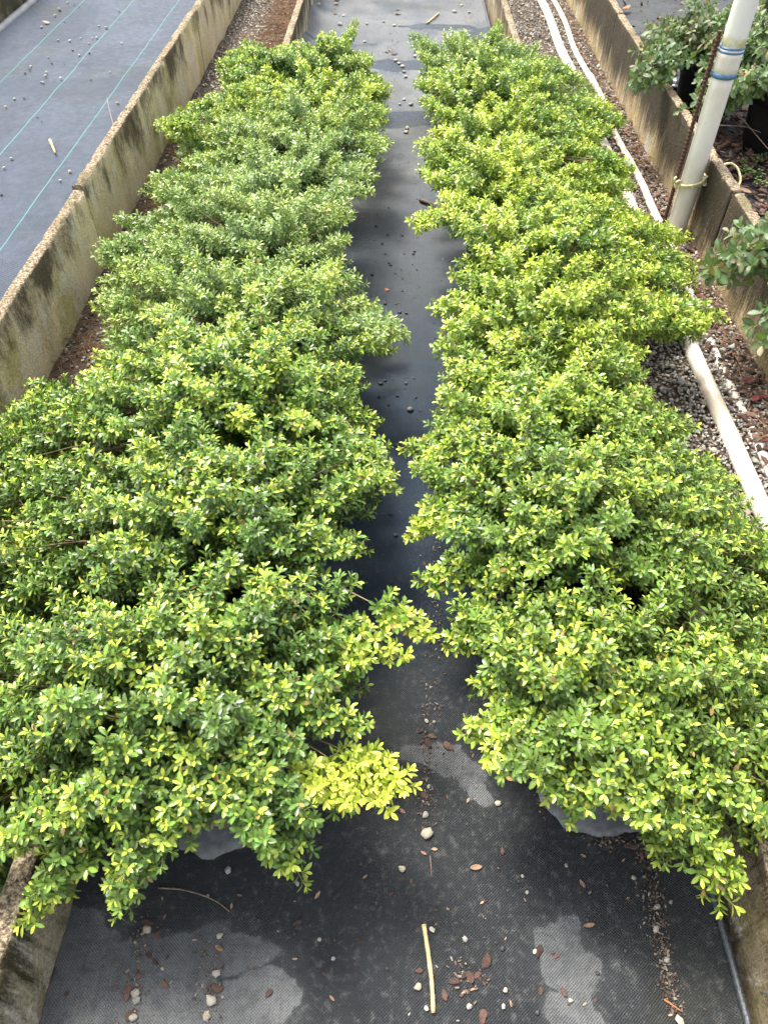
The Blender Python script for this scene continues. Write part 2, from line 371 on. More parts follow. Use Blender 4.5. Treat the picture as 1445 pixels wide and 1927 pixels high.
sheet('right_channel_soil', XR+KT-.01, WR+.02, Y0, Y1, 0, M['soil'], 30, 300, lambda x, y: .012*nz(x, y, 4, 3)+.006*nz(x, y, 20))
def fold(x, y):
    t = min(max((y-4.9)/1.4, 0), 1); t = t*t*(3-2*t)
    return t*(.024*math.sin((y+.14*math.sin(2.4*x+.5)+.1*abs(x-.0))*9.)*(.5+.5*math.cos(x*2.2+1.9))+.006*nz(x, y, 7))
def bedz(x, y):
    z = .004+.0025*nz(x, y, 6, 1)+fold(x, y)
    t = min(max((y-3.0)/2.2, 0), 1)
    z += t*.075*max(0, (-x-.50)/.16)**1.7+t*.05*max(0, (x-.6)/.1)**1.7
    z += (1-t)*.028*max(0, (x-.56)/.09)**1.6
    return z
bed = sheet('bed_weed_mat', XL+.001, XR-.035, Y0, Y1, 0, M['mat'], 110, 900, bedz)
hp = [(XR-.03+.004*nz(y, 0, 3), y, bedz(XR-.036, y)+.004+.004*nz(y, 1, 8)) for y in np.linspace(Y0, Y1, 260)]
mb = MB(); mb.add(*tube(hp, .0085, 8)); hem = link('rolled_hem', mb.mesh('rolled_hem'), M['hem']); hem.parent = bed
sheet('left_weed_mat', -2.66, WL-KT+.004, Y0, 12, .12, M['mat_left'], 60, 300, lambda x, y: .12+.006*nz(x, y, 2.5)+.003*nz(x, y, 9)+.05*max(0, (-x-2.5)/.15)**2)
sheet('right_weed_mat', WR+KT-.004, 4.6, Y0, 12, .04, M['mat_right'], 120, 400, lambda x, y: .04+.012*nz(x, y, 5)+.012*abs(nz(x, y, 13, 2)))

# ---------------------------------------------------------------- concrete panels
def panel(name, x0, x1, y0, y1, ztop, mat, label, cat, group=None, seed=0, rough_=.010, zbot=-.03, tilt=0.0):
    xm = (x0+x1)/2; hw = (x1-x0)/2; nzv = 12; c = .005
    prof = [(-hw, zbot+(ztop-c-zbot)*i/nzv) for i in range(nzv+1)]+[(-hw+c, ztop)]+[(-hw+c+(2*hw-2*c)*i/4, ztop) for i in range(1, 4)]+[(hw-c, ztop)]+[(hw, ztop-c-(ztop-c-zbot)*i/nzv) for i in range(nzv+1)]
    n = max(8, int((y1-y0)/.018)); k = len(prof); V = []
    for a in range(n+1):
        y = y0+(y1-y0)*a/n
        for (px, pz) in prof:
            q = Vector((xm+px, y, pz)); s = Vector((0, 0, seed*9.1))
            f = max(0, (pz-ztop+.06)/.06)
            dx = .0035*noise.noise((q+s)*9)+.0015*noise.noise((q+s)*45)
            chip = max(0, noise.noise((q+s)*17)*.6+noise.noise((q+s)*43)*.4-.16)*.05*f*(1 if abs(px) > hw*.5 else .4)
            dz = (-chip-.003*abs(noise.noise((q+s)*60))+rough_*.4*noise.noise(Vector((0, y*1.1, seed)))) if f > 0 else 0
            V.append((q.x+dx-math.copysign(chip*.5, px)+tilt*(y-y0), y, q.z+dz))
    V = np.array(V)-np.array([xm, y0, 0])
    i = np.arange(n)[:, None]*k+np.arange(k-1)[None]; i = i.ravel()
    Q = np.stack([i, i+k, i+k+1, i+1], 1)
    nv = len(V); V = np.concatenate([V, [[0, 0, ztop/2], [0, y1-y0, ztop/2]]])
    T = [(nv, j, j+1) for j in range(k-1)]+[(nv, k-1, 0)]+[(nv+1, n*k+j+1, n*k+j) for j in range(k-1)]+[(nv+1, n*k, n*k+k-1)]
    me = npmesh(name, V, T, Q); o = link(name, me, mat, None, (xm, y0, 0))
    o.rotation_euler = (0, 0, 0)
    return tag(o, label, cat, group)
panel('wall_panel', WL-KT, WL, Y0, 2.972, .333, M['wall_a'], 'nearest tan concrete panel of the left wall with black mould under a chipped top', 'wall', 'left wall panels', 1)
panel('wall_panel', WL-KT-.004, WL-.006, 2.984, 5.42, .345, M['wall_a'], 'second concrete panel of the left wall, beyond the dark open joint, streaked yellow green', 'wall', 'left wall panels', 2)
panel('wall_panel', WL-KT, WL-.001, 5.43, Y1+.6, .342, M['wall_a'], 'farthest concrete panel of the left wall at the top edge', 'wall', 'left wall panels', 3)
panel('wall_panel', WR, WR+KT+.004, Y0, 2.985, .333, M['wall_b'], 'nearest mouldy concrete panel of the right wall under the purple leaved sprig', 'wall', 'right wall panels', 4)
panel('wall_panel', WR-.002, WR+KT, 2.995, 5.42, .340, M['wall_b'], 'concrete panel of the right wall behind the white post, black streaks', 'wall', 'right wall panels', 5)
panel('wall_panel', WR, WR+KT+.002, 5.43, Y1+.6, .345, M['wall_b'], 'farthest concrete panel of the right wall with tan foot', 'wall', 'right wall panels', 6)
panel('concrete_kerb', XL-KT, XL, Y0, 4.2, .235, M['kerb'], 'mossy concrete kerb on the left of the middle bed, by the foreground', 'kerb', 'bed kerbs', 7)
panel('concrete_kerb', XL-KT, XL, 4.207, Y1, .262, M['kerb'], 'narrow pale concrete kerb left of the bed beyond the left plants', 'kerb', 'bed kerbs', 8)
panel('concrete_kerb', XR, XR+KT, Y0, 4.2, .24, M['kerb_b'], 'brown speckled concrete kerb on the right of the middle bed, by the foreground', 'kerb', 'bed kerbs', 9)
panel('concrete_kerb', XR, XR+KT, 4.207, Y1, .262, M['kerb_b'], 'green stained concrete kerb right of the bed beyond the right plants', 'kerb', 'bed kerbs', 10)
panel('concrete_kerb', -2.76, -2.715, Y0, 12, .42, M['kerb'], 'dark mossy concrete kerb in the top left corner behind the grey edging tube', 'kerb', 'bed kerbs', 11)
mb = MB(); mb.add(*tube([(-2.672+.004*math.sin(y*3), y, .165+.004*math.sin(y*2)) for y in np.linspace(Y0, 12, 90)], .03, 14))
tag(link('edging_tube', mb.mesh('edging_tube'), M['rubber']), 'grey tube along the left edge of the blue grey weed mat', 'edging')

# ---------------------------------------------------------------- loose stuff
ICO = None
def ico():
    global ICO
    if ICO is None:
        t = (1+5**.5)/2
        v = np.array([(-1, t, 0), (1, t, 0), (-1, -t, 0), (1, -t, 0), (0, -1, t), (0, 1, t), (0, -1, -t), (0, 1, -t), (t, 0, -1), (t, 0, 1), (-t, 0, -1), (-t, 0, 1)])
        f = np.array([(0, 11, 5), (0, 5, 1), (0, 1, 7), (0, 7, 10), (0, 10, 11), (1, 5, 9), (5, 11, 4), (11, 10, 2), (10, 7, 6), (7, 1, 8), (3, 9, 4), (3, 4, 2), (3, 2, 6), (3, 6, 8), (3, 8, 9), (4, 9, 5), (2, 4, 11), (6, 2, 10), (8, 6, 7), (9, 8, 1)])
        ICO = (v/np.linalg.norm(v[0]), f)
    return ICO
def rotm(e):
    cx, sx, cy, sy, cz, sz = np.cos(e[:, 0]), np.sin(e[:, 0]), np.cos(e[:, 1]), np.sin(e[:, 1]), np.cos(e[:, 2]), np.sin(e[:, 2])
    M_ = np.empty((len(e), 3, 3))
    M_[:, 0, 0] = cy*cz; M_[:, 0, 1] = sx*sy*cz-cx*sz; M_[:, 0, 2] = cx*sy*cz+sx*sz
    M_[:, 1, 0] = cy*sz; M_[:, 1, 1] = sx*sy*sz+cx*cz; M_[:, 1, 2] = cx*sy*sz-sx*cz
    M_[:, 2, 0] = -sy; M_[:, 2, 1] = sx*cy; M_[:, 2, 2] = cx*cy
    return M_
def rocks(name, pos, size, mat, flat=.55, jit=.28, elong=1.0, tilt=.35):
    v, f = ico(); n = len(pos)
    V = v[None]*(1+rng.uniform(-jit, jit, (n, 12, 1)))
    V = V*np.stack([size*elong*rng.uniform(.8, 1.25, n), size*rng.uniform(.6, .95, n), size*flat*rng.uniform(.7, 1.2, n)], 1)[:, None]
    Rm = rotm(np.stack([rng.normal(0, tilt, n), rng.normal(0, tilt, n), rng.uniform(0, 6.28, n)], 1))
    V = np.einsum('nij,nkj->nki', Rm, V)+pos[:, None]
    F = (f[None]+np.arange(n)[:, None, None]*12).reshape(-1, 3)
    at = np.repeat(rng.uniform(0, 1, (n, 3)), 12, 0)
    return link(name, npmesh(name, V.reshape(-1, 3), F, None, at, False), mat)
def scatter(n, x0, x1, y0, y1, z0, z1, dens=None):
    p = np.stack([rng.uniform(x0, x1, n*3), rng.uniform(y0, y1, n*3), rng.uniform(z0, z1, n*3)], 1)
    if dens is not None: p = p[rng.uniform(0, 1, len(p)) < dens(p)]
    return p[:n]
# gravel of the right channel: deep and clean near, thin and sandy far away
g = scatter(21000, XR+KT+.01, WR-.01, .0, 5.2, .002, .018, lambda p: np.clip(1.25-p[:, 1]*.10, .4, 1)*np.where(p[:, 0] > 1.2, .75, 1))
tag(rocks('gravel', g, rng.uniform(.0045, .0088, len(g)), M['gravel']), 'grey river gravel filling the channel left of the right wall', None, None, 'stuff')
g = scatter(5200, XR+KT+.01, WR-.01, 4.6, 8.8, .002, .012)
tag(rocks('fine_gravel', g, rng.uniform(.005, .011, len(g)), M['gravel']), 'thin gravel at the far end of the right channel', None, None, 'stuff')
g = np.concatenate([scatter(5200, WL+.01, XL-KT-.01, -.1, 1.9, .0, .015), scatter(1500, WL+.01, XL-KT-.01, 1.9, 4, .0, .008), scatter(4200, WL+.01, XL-KT-.01, 4.0, 8.5, .0, .01)])
tag(rocks('channel_gravel', g, rng.uniform(.005, .010, len(g)), M['gravel']), 'gravel in the left channel between kerb and wall', None, None, 'stuff')
def straws(name, n, x0, x1, y0, y1, z, L, r, mat, label, dens=None):
    p = scatter(n, x0, x1, y0, y1, z, z+.02, dens); n = len(p); a = rng.uniform(0, 6.28, n); l = rng.uniform(L*.4, L, n)
    d = np.stack([np.cos(a), np.sin(a), rng.normal(0, .16, n)], 1); s = np.stack([-np.sin(a), np.cos(a), np.zeros(n)], 1)
    V = []; bend = rng.normal(0, .16, n)
    for t in (-.5, 0, .5):
        c = p+d*(l*t)[:, None]+s*(bend*l*(.25-t*t))[:, None]
        V += [c-s*r, c+s*r, c+np.array([0, 0, r*1.6])]
    V = np.stack(V, 1).reshape(-1, 3); b = np.arange(n)[:, None]*9
    Q = np.concatenate([b+np.array([[i, (i+1) % 3, (i+1) % 3+3, i+3]])+3*j for j in range(2) for i in range(3)])
    at = np.repeat(rng.uniform(0, 1, (n, 3)), 9, 0)
    return tag(link(name, npmesh(name, V, None, Q, at, False), mat), label, None, None, 'stuff')
straws('pine_needles', 2600, WL+.02, XL-KT-.02, 1.2, 4.4, .004, .16, .0009, M['needle'], 'rusty pine needles littering the left channel')
straws('dry_grass', 900, -1.0, XL-KT-.02, 5.0, 7.2, .004, .2, .0014, M['needle'], 'dry reddish grass in the far left channel')
straws('wall_foot_litter', 700, 1.22, WR-.01, 1.0, 7, .014, .12, .001, M['needle'], 'dry grass stems along the foot of the right wall')
g = scatter(900, 1.19, WR-.015, .6, 5.0, .012, .022)
tag(rocks('bark_litter', g, rng.uniform(.006, .015, len(g)), M['mulch'], .3, .3, 1.6), 'bark bits along the foot of the right wall', None, None, 'stuff')
g = scatter(5600, WR+KT+.02, 3.0, 2.3, 4.75, .05, .072)
tag(rocks('bark_mulch', g, rng.uniform(.008, .018, len(g)), M['mulch'], .32, .3, 1.5), 'red brown bark mulch behind the right wall around the black pots', None, None, 'stuff')
g = scatter(260, WR+KT+.02, 2.6, 4.75, 8, .05, .06)
tag(rocks('sparse_mulch', g, rng.uniform(.006, .016, len(g)), M['mulch'], .3, .3, 1.6), 'thin scatter of bark on the dirty mat behind the right wall', None, None, 'stuff')

def path_crumbs():
    L = []
    def line(pts, n, wd):
        for _ in range(n):
            t = rng.uniform(0, len(pts)-1); i = min(int(t), len(pts)-2); f = t-i
            a = np.array(pts[i])*(1-f)+np.array(pts[i+1])*f; q = P(a[0], a[1]); L.append((q[0]+rng.normal(0, wd), q[1]+rng.normal(0, wd), .009))
    line([(1215, 1590), (1225, 1700), (1250, 1800), (1265, 1900)], 420, .012)
    line([(1010, 1500), (1130, 1580), (1215, 1590)], 260, .014)
    line([(800, 1330), (800, 1560)], 120, .014)
    line([(820, 1000), (815, 1330)], 150, .016)
    line([(270, 1730), (245, 1920)], 90, .014); line([(405, 1760), (395, 1920)], 90, .014)
    line([(745, 60), (735, 110), (750, 190)], 160, .03); line([(630, 0), (632, 40)], 60, .02); line([(870, 0), (890, 60)], 120, .05)
    line([(860, 1830), (900, 1850)], 60, .02)
    for _ in range(700): L.append((rng.uniform(-.6, .62), rng.uniform(.15, 4.2), .008))
    L = np.array(L); L[:, 2] = [bedz(x, y)+.0025 for x, y in L[:, :2]]; return L
c = path_crumbs()
tag(rocks('bark_crumbs', c, rng.uniform(.0010, .0034, len(c)), M['crumb'], .5, .3, 1.5), 'tiny crumbs of bark and grit on the middle weed mat', None, None, 'stuff')

# ---------------------------------------------------------------- single bits of debris
def pebble_mesh(k):
    r = np.random.default_rng(100+k); import bmesh
    bm = bmesh.new(); bmesh.ops.create_icosphere(bm, subdivisions=1 if k % 2 else 2, radius=1)
    for v in bm.verts:
        n = noise.noise(v.co*1.1+Vector((k*7, 0, 0)))*.45+noise.noise(v.co*2.7+Vector((0, k*5, 0)))*.18
        v.co *= 1+n; v.co.z *= .62; v.co.y *= .82
    me = bpy.data.meshes.new('pebble'); bm.to_mesh(me); bm.free()
    for p in me.polygons: p.use_smooth = k % 2 == 0
    return me
def chip_mesh(k):
    r = np.random.default_rng(200+k); n = 11; a = np.linspace(0, 2*np.pi, n, endpoint=False)
    rad = 1+r.uniform(-.28, .28, n); x = np.cos(a)*rad; y = np.sin(a)*rad*.55
    top = np.stack([x*.85, y*.8, .22+.12*np.sin(x*3+k)+r.uniform(0, .06, n)], 1); bot = np.stack([x, y, .0*x+.04*np.sin(x*2)], 1)
    V = np.concatenate([bot, top, [[0, 0, .3]], [[0, 0, 0]]])
    Q = [(i, (i+1) % n, n+(i+1) % n, n+i) for i in range(n)]; T = [(n+i, n+(i+1) % n, 2*n) for i in range(n)]+[((i+1) % n, i, 2*n+1) for i in range(n)]
    return npmesh('bark_chip', V, T, Q, None, False)
def dleaf_mesh(k, wid=.42, curl=.5):
    n = 9; V = []; r = np.random.default_rng(300+k); tw = r.uniform(-.5, .5)
    for i in range(n):
        t = i/(n-1); wv = wid*math.sin(math.pi*min(1, t*.93+.04))**.8; x = 2*t-1; z = curl*(x*x*.5)+.08
        for j in (-1, -.5, 0, .5, 1):
            V.append((x, j*wv, z+abs(j)*wv*(.45+.3*tw*x)+tw*.15*j*x))
    V = np.array(V); V2 = V-np.array([0, 0, .035]); m5 = n*5
    Q = [(i*5+j, (i+1)*5+j, (i+1)*5+j+1, i*5+j+1) for i in range(n-1) for j in range(4)]
    Q2 = [tuple(m5+q for q in f[::-1]) for f in Q]
    rim = [i*5 for i in range(n)]+[(n-1)*5+j for j in range(1, 5)]+[i*5+4 for i in range(n-2, -1, -1)]+[j for j in range(3, 0, -1)]
    E = [(rim[i], m5+rim[i], m5+rim[(i+1) % len(rim)], rim[(i+1) % len(rim)]) for i in range(len(rim))]
    return npmesh('dead_leaf', np.concatenate([V, V2]), None, Q+Q2+E)
PEB = [pebble_mesh(k) for k in range(6)]; CHIP = [chip_mesh(k) for k in range(6)]
DL = [dleaf_mesh(k, .36+.06*(k % 3), .3+.15*(k % 2)) for k in range(5)]
MM = {}
def matted(me, mat):
    k = (me.name, mat.name)
    if k not in MM: c = me.copy(); c.materials.clear(); c.materials.append(mat); MM[k] = c
    return MM[k]
def bit(kind, px, py, size, label, group=None, ang=None, mat=None, z=None, cat=None, zb=0.0, sx=1.0):
    """one loose bit lying on the ground at the place seen in the photograph; size = half length in metres"""
    q = P(px, py, zb); zz = (bedz(q[0], q[1]) if XL < q[0] < XR else zb)+.001 if z is None else z
    src, nm, mt, ct = {'pebble': (PEB, 'pebble', M['stone'], 'pebble'), 'dark': (PEB, 'dark_pebble', M['darkstone'], 'pebble'),
                       'chip': (CHIP, 'bark_chip', M['bark'], 'bark chip'), 'leaf': (DL, 'dead_leaf', M['deadleaf'], 'dead leaf')}[kind]
    me = matted(src[random.randrange(len(src))], mat or mt)
    a = random.uniform(0, 6.28) if ang is None else ang
    lift = size*.38 if kind in ('pebble', 'dark') else (size*.02)
    o = link(nm, me, None, None, (q[0], q[1], zz+lift), (random.uniform(-.12, .12), random.uniform(-.12, .12), a), (size*sx, size, size))
    return tag(o, label, cat or ct, group)
W_ = 'on the weed mat'
# [kind, px, py, size(px, half), label]
near = [
 ('pebble', 279, 1751, 9, 'pale square pebble beside brown bark bits on the near left of the mat'),
 ('pebble', 415, 1762, 7, 'white angular pebble above a curled scrap, lower left of the mat'),
 ('pebble', 409, 1833, 9, 'cream round pebble on the edge of the pale dry patch'),
 ('pebble', 257, 1870, 9, 'grey white pebble in the left row of debris'),
 ('pebble', 258, 1884, 9, 'pale pebble touching the grey white one in the left row of debris'),
 ('pebble', 398, 1884, 11, 'lumpy cream pebble under the brown bark chip in the second row of debris'),
 ('pebble', 390, 1912, 10, 'long grey stone at the bottom edge in the second row of debris'),
 ('pebble', 253, 1916, 8, 'pale stone beside the dusty pink bark at the bottom left'),
 ('pebble', 800, 1536, 8, 'pale pebble above the large lumpy stone in the middle row'),
 ('pebble', 803, 1570, 13, 'large lumpy cream stone in the middle row of debris'),
 ('pebble', 756, 1637, 8, 'grey cornered pebble left of the middle row of debris'),
 ('pebble', 802, 1359, 6, 'pale pebble beside the red brown bark heap in the aisle'),
 ('pebble', 817, 1360, 5, 'small white pebble right beside the red brown bark heap in the aisle'),
 ('pebble', 806, 1482, 5, 'flat pinkish stone by a dark bark heap in the middle row'),
 ('pebble', 936, 1514, 7, 'grey speckled pebble right of the dry patch'),
 ('pebble', 812, 1751, 7, 'light grey shard beside the top of the straw coloured stick'),
 ('pebble', 786, 1859, 8, 'cream pebble left of the straw coloured stick'),
 ('pebble', 802, 1899, 6, 'small cream pebble left of the foot of the stick'),
 ('pebble', 874, 1769, 6, 'greenish yellow pebble right of the stick'),
 ('pebble', 882, 1896, 7, 'mottled grey pebble near the bottom right of the stick'),
 ('pebble', 1072, 1884, 5, 'small round white pebble on the dry patch at lower right'),
 ('pebble', 1275, 1923, 10, 'round pale pebble cut by the bottom edge'),
 ('pebble', 1232, 1750, 7, 'square cream pebble in the crumb row along the right side'),
 ('pebble', 1252, 1808, 6, 'narrow cream pebble low in the crumb row along the right side'),
 ('pebble', 1235, 1708, 7, 'grey pebble high in the crumb row along the right side'),
 ('pebble', 430, 1640, 9, 'pinkish oval pebble by the grey cloth under the left plant'),
 ('chip', 280, 1738, 13, 'dark brown bark on top of the square pebble, near left'),
 ('chip', 295, 1763, 10, 'orange brown splinter under the square pebble, near left'),
 ('chip', 262, 1837, 8, 'dark rounded bark chip in the left row of debris'),
 ('chip', 242, 1868, 14, 'upright narrow brown bark strip left of the left row of debris'),
 ('chip', 248, 1911, 13, 'dusty pink brown bark chip at the bottom left'),
 ('chip', 408, 1860, 14, 'brown bark chip above the lumpy cream pebble'),
 ('chip', 312, 1853, 9, 'reddish bark sliver between the two rows on the dry patch'),
 ('chip', 282, 1800, 8, 'black rounded chip on the dry patch'),
 ('chip', 294, 1812, 8, 'black oval chip below another on the dry patch'),
 ('chip', 316, 1802, 5, 'small black chip on the right of the dry patch group'),
 ('chip', 560, 1738, 10, 'square brown bark flake left of centre'),
 ('chip', 676, 1775, 6, 'dark round speck of bark in the centre'),
 ('chip', 508, 1870, 9, 'brown and white chip at the right edge of the dry patch'),
 ('chip', 792, 1376, 9, 'dark plum bark chip, upper left of the aisle heap'),
 ('chip', 812, 1388, 11, 'long plum bark chip, right of the aisle heap'),
 ('chip', 806, 1402, 13, 'red brown bark chip at the bottom of the aisle heap'),
 ('chip', 842, 1405, 14, 'slender dark bark sliver right of the aisle heap'),
 ('chip', 800, 1500, 12, 'wet dark bark heap between two pale stones in the middle row'),
 ('chip', 885, 1842, 13, 'flat red brown bark chip in the cluster of three right of the stick'),
 ('chip', 872, 1838, 9, 'pinkish bark chip, left in the cluster of three right of the stick'),
 ('chip', 856, 1848, 11, 'dark plum bark chip next to the cluster right of the stick'),
 ('chip', 898, 1836, 9, 'reddish bark chip, right in the cluster of three right of the stick'),
 ('chip', 914, 1811, 15, 'tall pink brown bark sliver above the cluster right of the stick'),
 ('chip', 836, 1872, 11, 'broad pinkish bark chip right of the foot of the stick'),
 ('chip', 787, 1828, 9, 'plum bark chip left of the stick'),
 ('chip', 908, 1914, 14, 'dark bark bundle at the bottom edge right of the stick'),
 ('chip', 1012, 1793, 13, 'narrow orange bark sliver left of the dry patch at lower right'),
 ('chip', 1046, 1800, 7, 'dark chip on the edge of the dry patch at lower right'),
 ('chip', 1016, 1866, 8, 'grey brown bark flake left below the lower right dry patch'),
 ('chip', 1186, 1594, 14, 'shiny red brown bark chip below the right grey cloth'),
 ('chip', 1216, 1567, 12, 'rust red bark chip half under the right plant'),
 ('chip', 945, 1602, 8, 'dark matted crumb right of the middle row'),
 ('chip', 1060, 1870, 9, 'orange brown bark bits on the lower right dry patch'),
 ('chip', 811, 1075, 9, 'red brown bark heap in the narrow aisle'),
 ('chip', 850, 1075, 8, 'flat pink brown bark chip in the narrow aisle'),
 ('chip', 798, 1063, 7, 'pale brown bark chip in the narrow aisle'),
 ('leaf', 598, 1686, 9, 'curled cream dead leaf in the centre foreground'),
 ('leaf', 895, 1634, 13, 'forked orange tan dead leaf right of the middle row'),
 ('leaf', 1107, 1743, 12, 'pinkish tan dead leaf above the lower right dry patch'),
 ('leaf', 1094, 1665, 9, 'reddish dead leaf below the right grey cloth'),
 ('leaf', 817, 1600, 7, 'small tan seed leaf right of the lumpy stone'),
 ('leaf', 797, 1607, 7, 'small tan leaf below the lumpy stone'),
 ('leaf', 757, 1528, 8, 'brown dead leaf left of the middle row'),
 ('leaf', 413, 1786, 10, 'curled tan scrap under the white angular pebble'),
 ('leaf', 1235, 1597, 13, 'cream dead leaf under the right plant'),
 ('leaf', 687, 1652, 6, 'tiny pink brown leaf in the centre foreground'),
 ('leaf', 452, 1687, 6, 'pinkish small leaf near the bent twig'),
 ('leaf', 880, 1508, 6, 'pink brown leaf on the rim of the dry patch in the aisle'),
 ('leaf', 625, 1880, 7, 'small tan husk at the bottom centre'),
 ('leaf', 960, 1890, 6, 'small orange husk at the bottom right of centre'),
]
for kind, px, py, s, lab in near:
    q = P(px, py); t = math.dist(q, (0, 0, CAMH)); size = s*.8*t/FPX
    ang = {'upright': 1.5, 'tall p': 1.25, 'narrow o': 1.1, 'slender': -.75}.get(next((k for k in ('upright', 'tall p', 'narrow o', 'slender') if lab.startswith(k)), ''), None)
    bit(kind, px, py, size, lab, 'loose bits on the near mat', ang)
for i in range(60):
    px, py = rng.uniform(120, 1300), rng.uniform(1600, 1920)
    kind = ['dark', 'chip', 'leaf', 'pebble'][i % 4]
    bit(kind, px, py, rng.uniform(.0035, .0065), {'dark': 'tiny black pebble on the near part of the weed mat', 'chip': 'tiny dark bark fleck on the near part of the weed mat', 'leaf': 'tiny dry husk on the near part of the weed mat', 'pebble': 'tiny pale pebble on the near part of the weed mat'}[kind], 'tiny %s bits on the near mat' % kind)
aisle = [(731, 393), (707, 428), (729, 445), (757, 446), (719, 460), (725, 480), (732, 497), (780, 476), (777, 480), (735, 501), (755, 510), (784, 510), (757, 527), (744, 517), (757, 550), (725, 572), (745, 575), (752, 590), (764, 592), (724, 574),
         (779, 714), (764, 724), (725, 719), (716, 725), (712, 750), (747, 747), (782, 750), (730, 765), (771, 770), (790, 775), (760, 480), (700, 520), (766, 640), (790, 860), (748, 840), (735, 970), (745, 1010)]
for px, py in aisle: bit('dark', px, py, rng.uniform(.004, .009), 'small dark pebble on the grey mat of the aisle between the plants', 'dark pebbles in the aisle')
bit('pebble', 772, 774, .013, 'round grey speckled pebble in the aisle beside the right plants', None, mat=M['gravel'])
bit('leaf', 684, 411, .014, 'bright orange dead leaf in the aisle', None, mat=M['orange'])
bit('chip', 728, 547, .014, 'orange red bark chip in the aisle', None, mat=M['orange'])
for px, py in [(722, 46), (690, 52), (742, 53), (752, 52), (686, 77), (690, 110), (745, 118), (751, 123), (757, 128), (760, 137), (763, 147), (781, 110), (784, 100), (760, 190), (752, 199), (773, 200), (766, 244), (764, 252), (632, 8), (647, 33), (868, 12), (882, 26), (640, 52), (625, 60), (600, 20), (855, 24)]:
    bit('pebble', px, py, rng.uniform(.011, .019), 'pale pebble on the dry wrinkled mat beyond the plants', 'pale pebbles at the far end of the bed')
for px, py in [(735, 100), (728, 103), (741, 106), (748, 19), (749, 27), (634, 4), (630, 25)]:
    bit('chip', px, py, rng.uniform(.015, .025), 'brown bark chip on the dry wrinkled mat beyond the plants', 'bark chips at the far end of the bed')
for px, py in [(128, 6), (104, 30), (79, 52), (85, 66), (110, 77), (132, 78), (92, 109), (59, 126), (88, 137), (87, 144), (82, 156), (78, 155), (208, 136), (12, 202), (22, 299), (9, 317), (28, 187), (153, 73), (175, 72), (183, 72), (187, 50), (224, 21), (168, 83), (222, 195), (133, 324), (114, 341), (201, 53), (230, 82), (150, 105), (115, 148)]:
    bit('pebble', px, py, rng.uniform(.006, .012), 'white pebble on the blue grey mat beyond the left wall', 'white pebbles on the left mat', zb=.125)
for px, py in [(46, 185), (71, 222), (79, 230), (98, 120), (122, 121), (138, 96), (122, 43), (172, 151), (48, 138), (57, 132), (140, 11), (150, 14), (4, 368), (169, 101)]:
    bit('dark', px, py, rng.uniform(.005, .009), 'dark pebble on the blue grey mat beyond the left wall', 'dark pebbles on the left mat', zb=.125)
bit('leaf', 112, 18, .03, 'yellow green fallen leaf at the top of the left mat', None, mat=M['weed'], zb=.125)
bit('leaf', 88, 44, .035, 'brown fallen leaf above the wet stain of the left mat', None, zb=.125)
bit('leaf', 1178, 18, .05, 'orange dead leaf on the dirty mat behind the right wall', None, mat=M['orange'], zb=.06)
bit('leaf', 1397, 362, .045, 'upturned red brown leaf on the mulch behind the rope', None, mat=M['deadleaf'], zb=.07)
for px, py, s in [(1408, 718, .026), (1420, 752, .024), (1437, 748, .02), (1240, 762, .02), (1440, 830, .018), (1350, 770, .016), (1318, 560, .022), (1290, 555, .02)]:
    bit('leaf', px, py, s, 'dark red fallen leaf on the gravel of the right channel', 'red leaves on the gravel', mat=M['redleaf'], zb=.025)
for i in range(26):
    bit('pebble', *[(1062, 20), (1040, 60), (1100, 150), (1120, 160), (1205, 330), (1240, 420), (1075, 120), (1310, 650), (1230, 730), (1290, 660), (1250, 800), (1330, 790), (1340, 850), (1380, 900), (1395, 950), (1280, 720), (1226, 668), (1410, 1000), (1360, 660), (1376, 655), (1265, 690), (1420, 870), (1300, 800), (1428, 980), (1130, 230), (1170, 270)][i], rng.uniform(.010, .016), 'pale pebble among the grey gravel of the right channel', 'pale pebbles in the gravel', zb=.018)
def stick(name, pts, r, mat, label, cat, zb=0.0, taper=.5):
    Q = np.array([P(x, y, zb)+np.array([0, 0, r*1.05+dz+(bedz(*P(x, y, zb)[:2]) if zb == 0 else .003)]) for x, y, dz in pts])
    t = np.linspace(0, len(Q)-1, 14); q = np.stack([np.interp(t, np.arange(len(Q)), Q[:, i]) for i in range(3)], 1)
    q[1:-1] = (q[:-2]+2*q[1:-1]+q[2:])/4
    rr = np.linspace(r, r*taper, 14)*(1+rng.uniform(-.12, .12, 14)); m_ = MB(); o0 = q[0].copy(); m_.add(*tube(q-o0, rr, 7))
    return tag(link(name, m_.mesh(name), mat, None, o0), label, cat)
stick('wood_stick', [(797, 1742, 0), (806, 1800, 0), (812, 1850, .002), (815, 1908, 0)], .0048, M['strip'], 'straw coloured bare stick lying upright in the photo near the bottom', 'stick', 0, .9)
stick('twig', [(300, 1673, 0), (345, 1676, .004), (385, 1688, .006), (412, 1700, .003), (433, 1717, 0)], .002, M['twig'], 'thin curved twig below the left front plant', 'twig')
stick('wood_splinter', [(1247, 1882, 0), (1280, 1905, 0)], .0022, M['orange'], 'orange splinter at the bottom right of the mat', 'splinter')
stick('wood_splinter', [(809, 1612, 0), (812, 1650, 0)], .0016, M['twig'], 'thin brown stalk below the tan leaf in the middle row', 'splinter')
stick('wire', [(1393, 1888, .05), (1420, 1886, .09), (1460, 1883, .19)], .0018, simple('galvanised_wire', (.3, .3, .3), .4, 40, .2, .8), 'grey wire crossing the right kerb at the bottom right corner', 'wire', .0, 1)
stick('wood_stick', [(96, 268, 0), (106, 292, 0)], .008, M['strip'], 'pale wood splinter on the left mat', 'stick', .125)
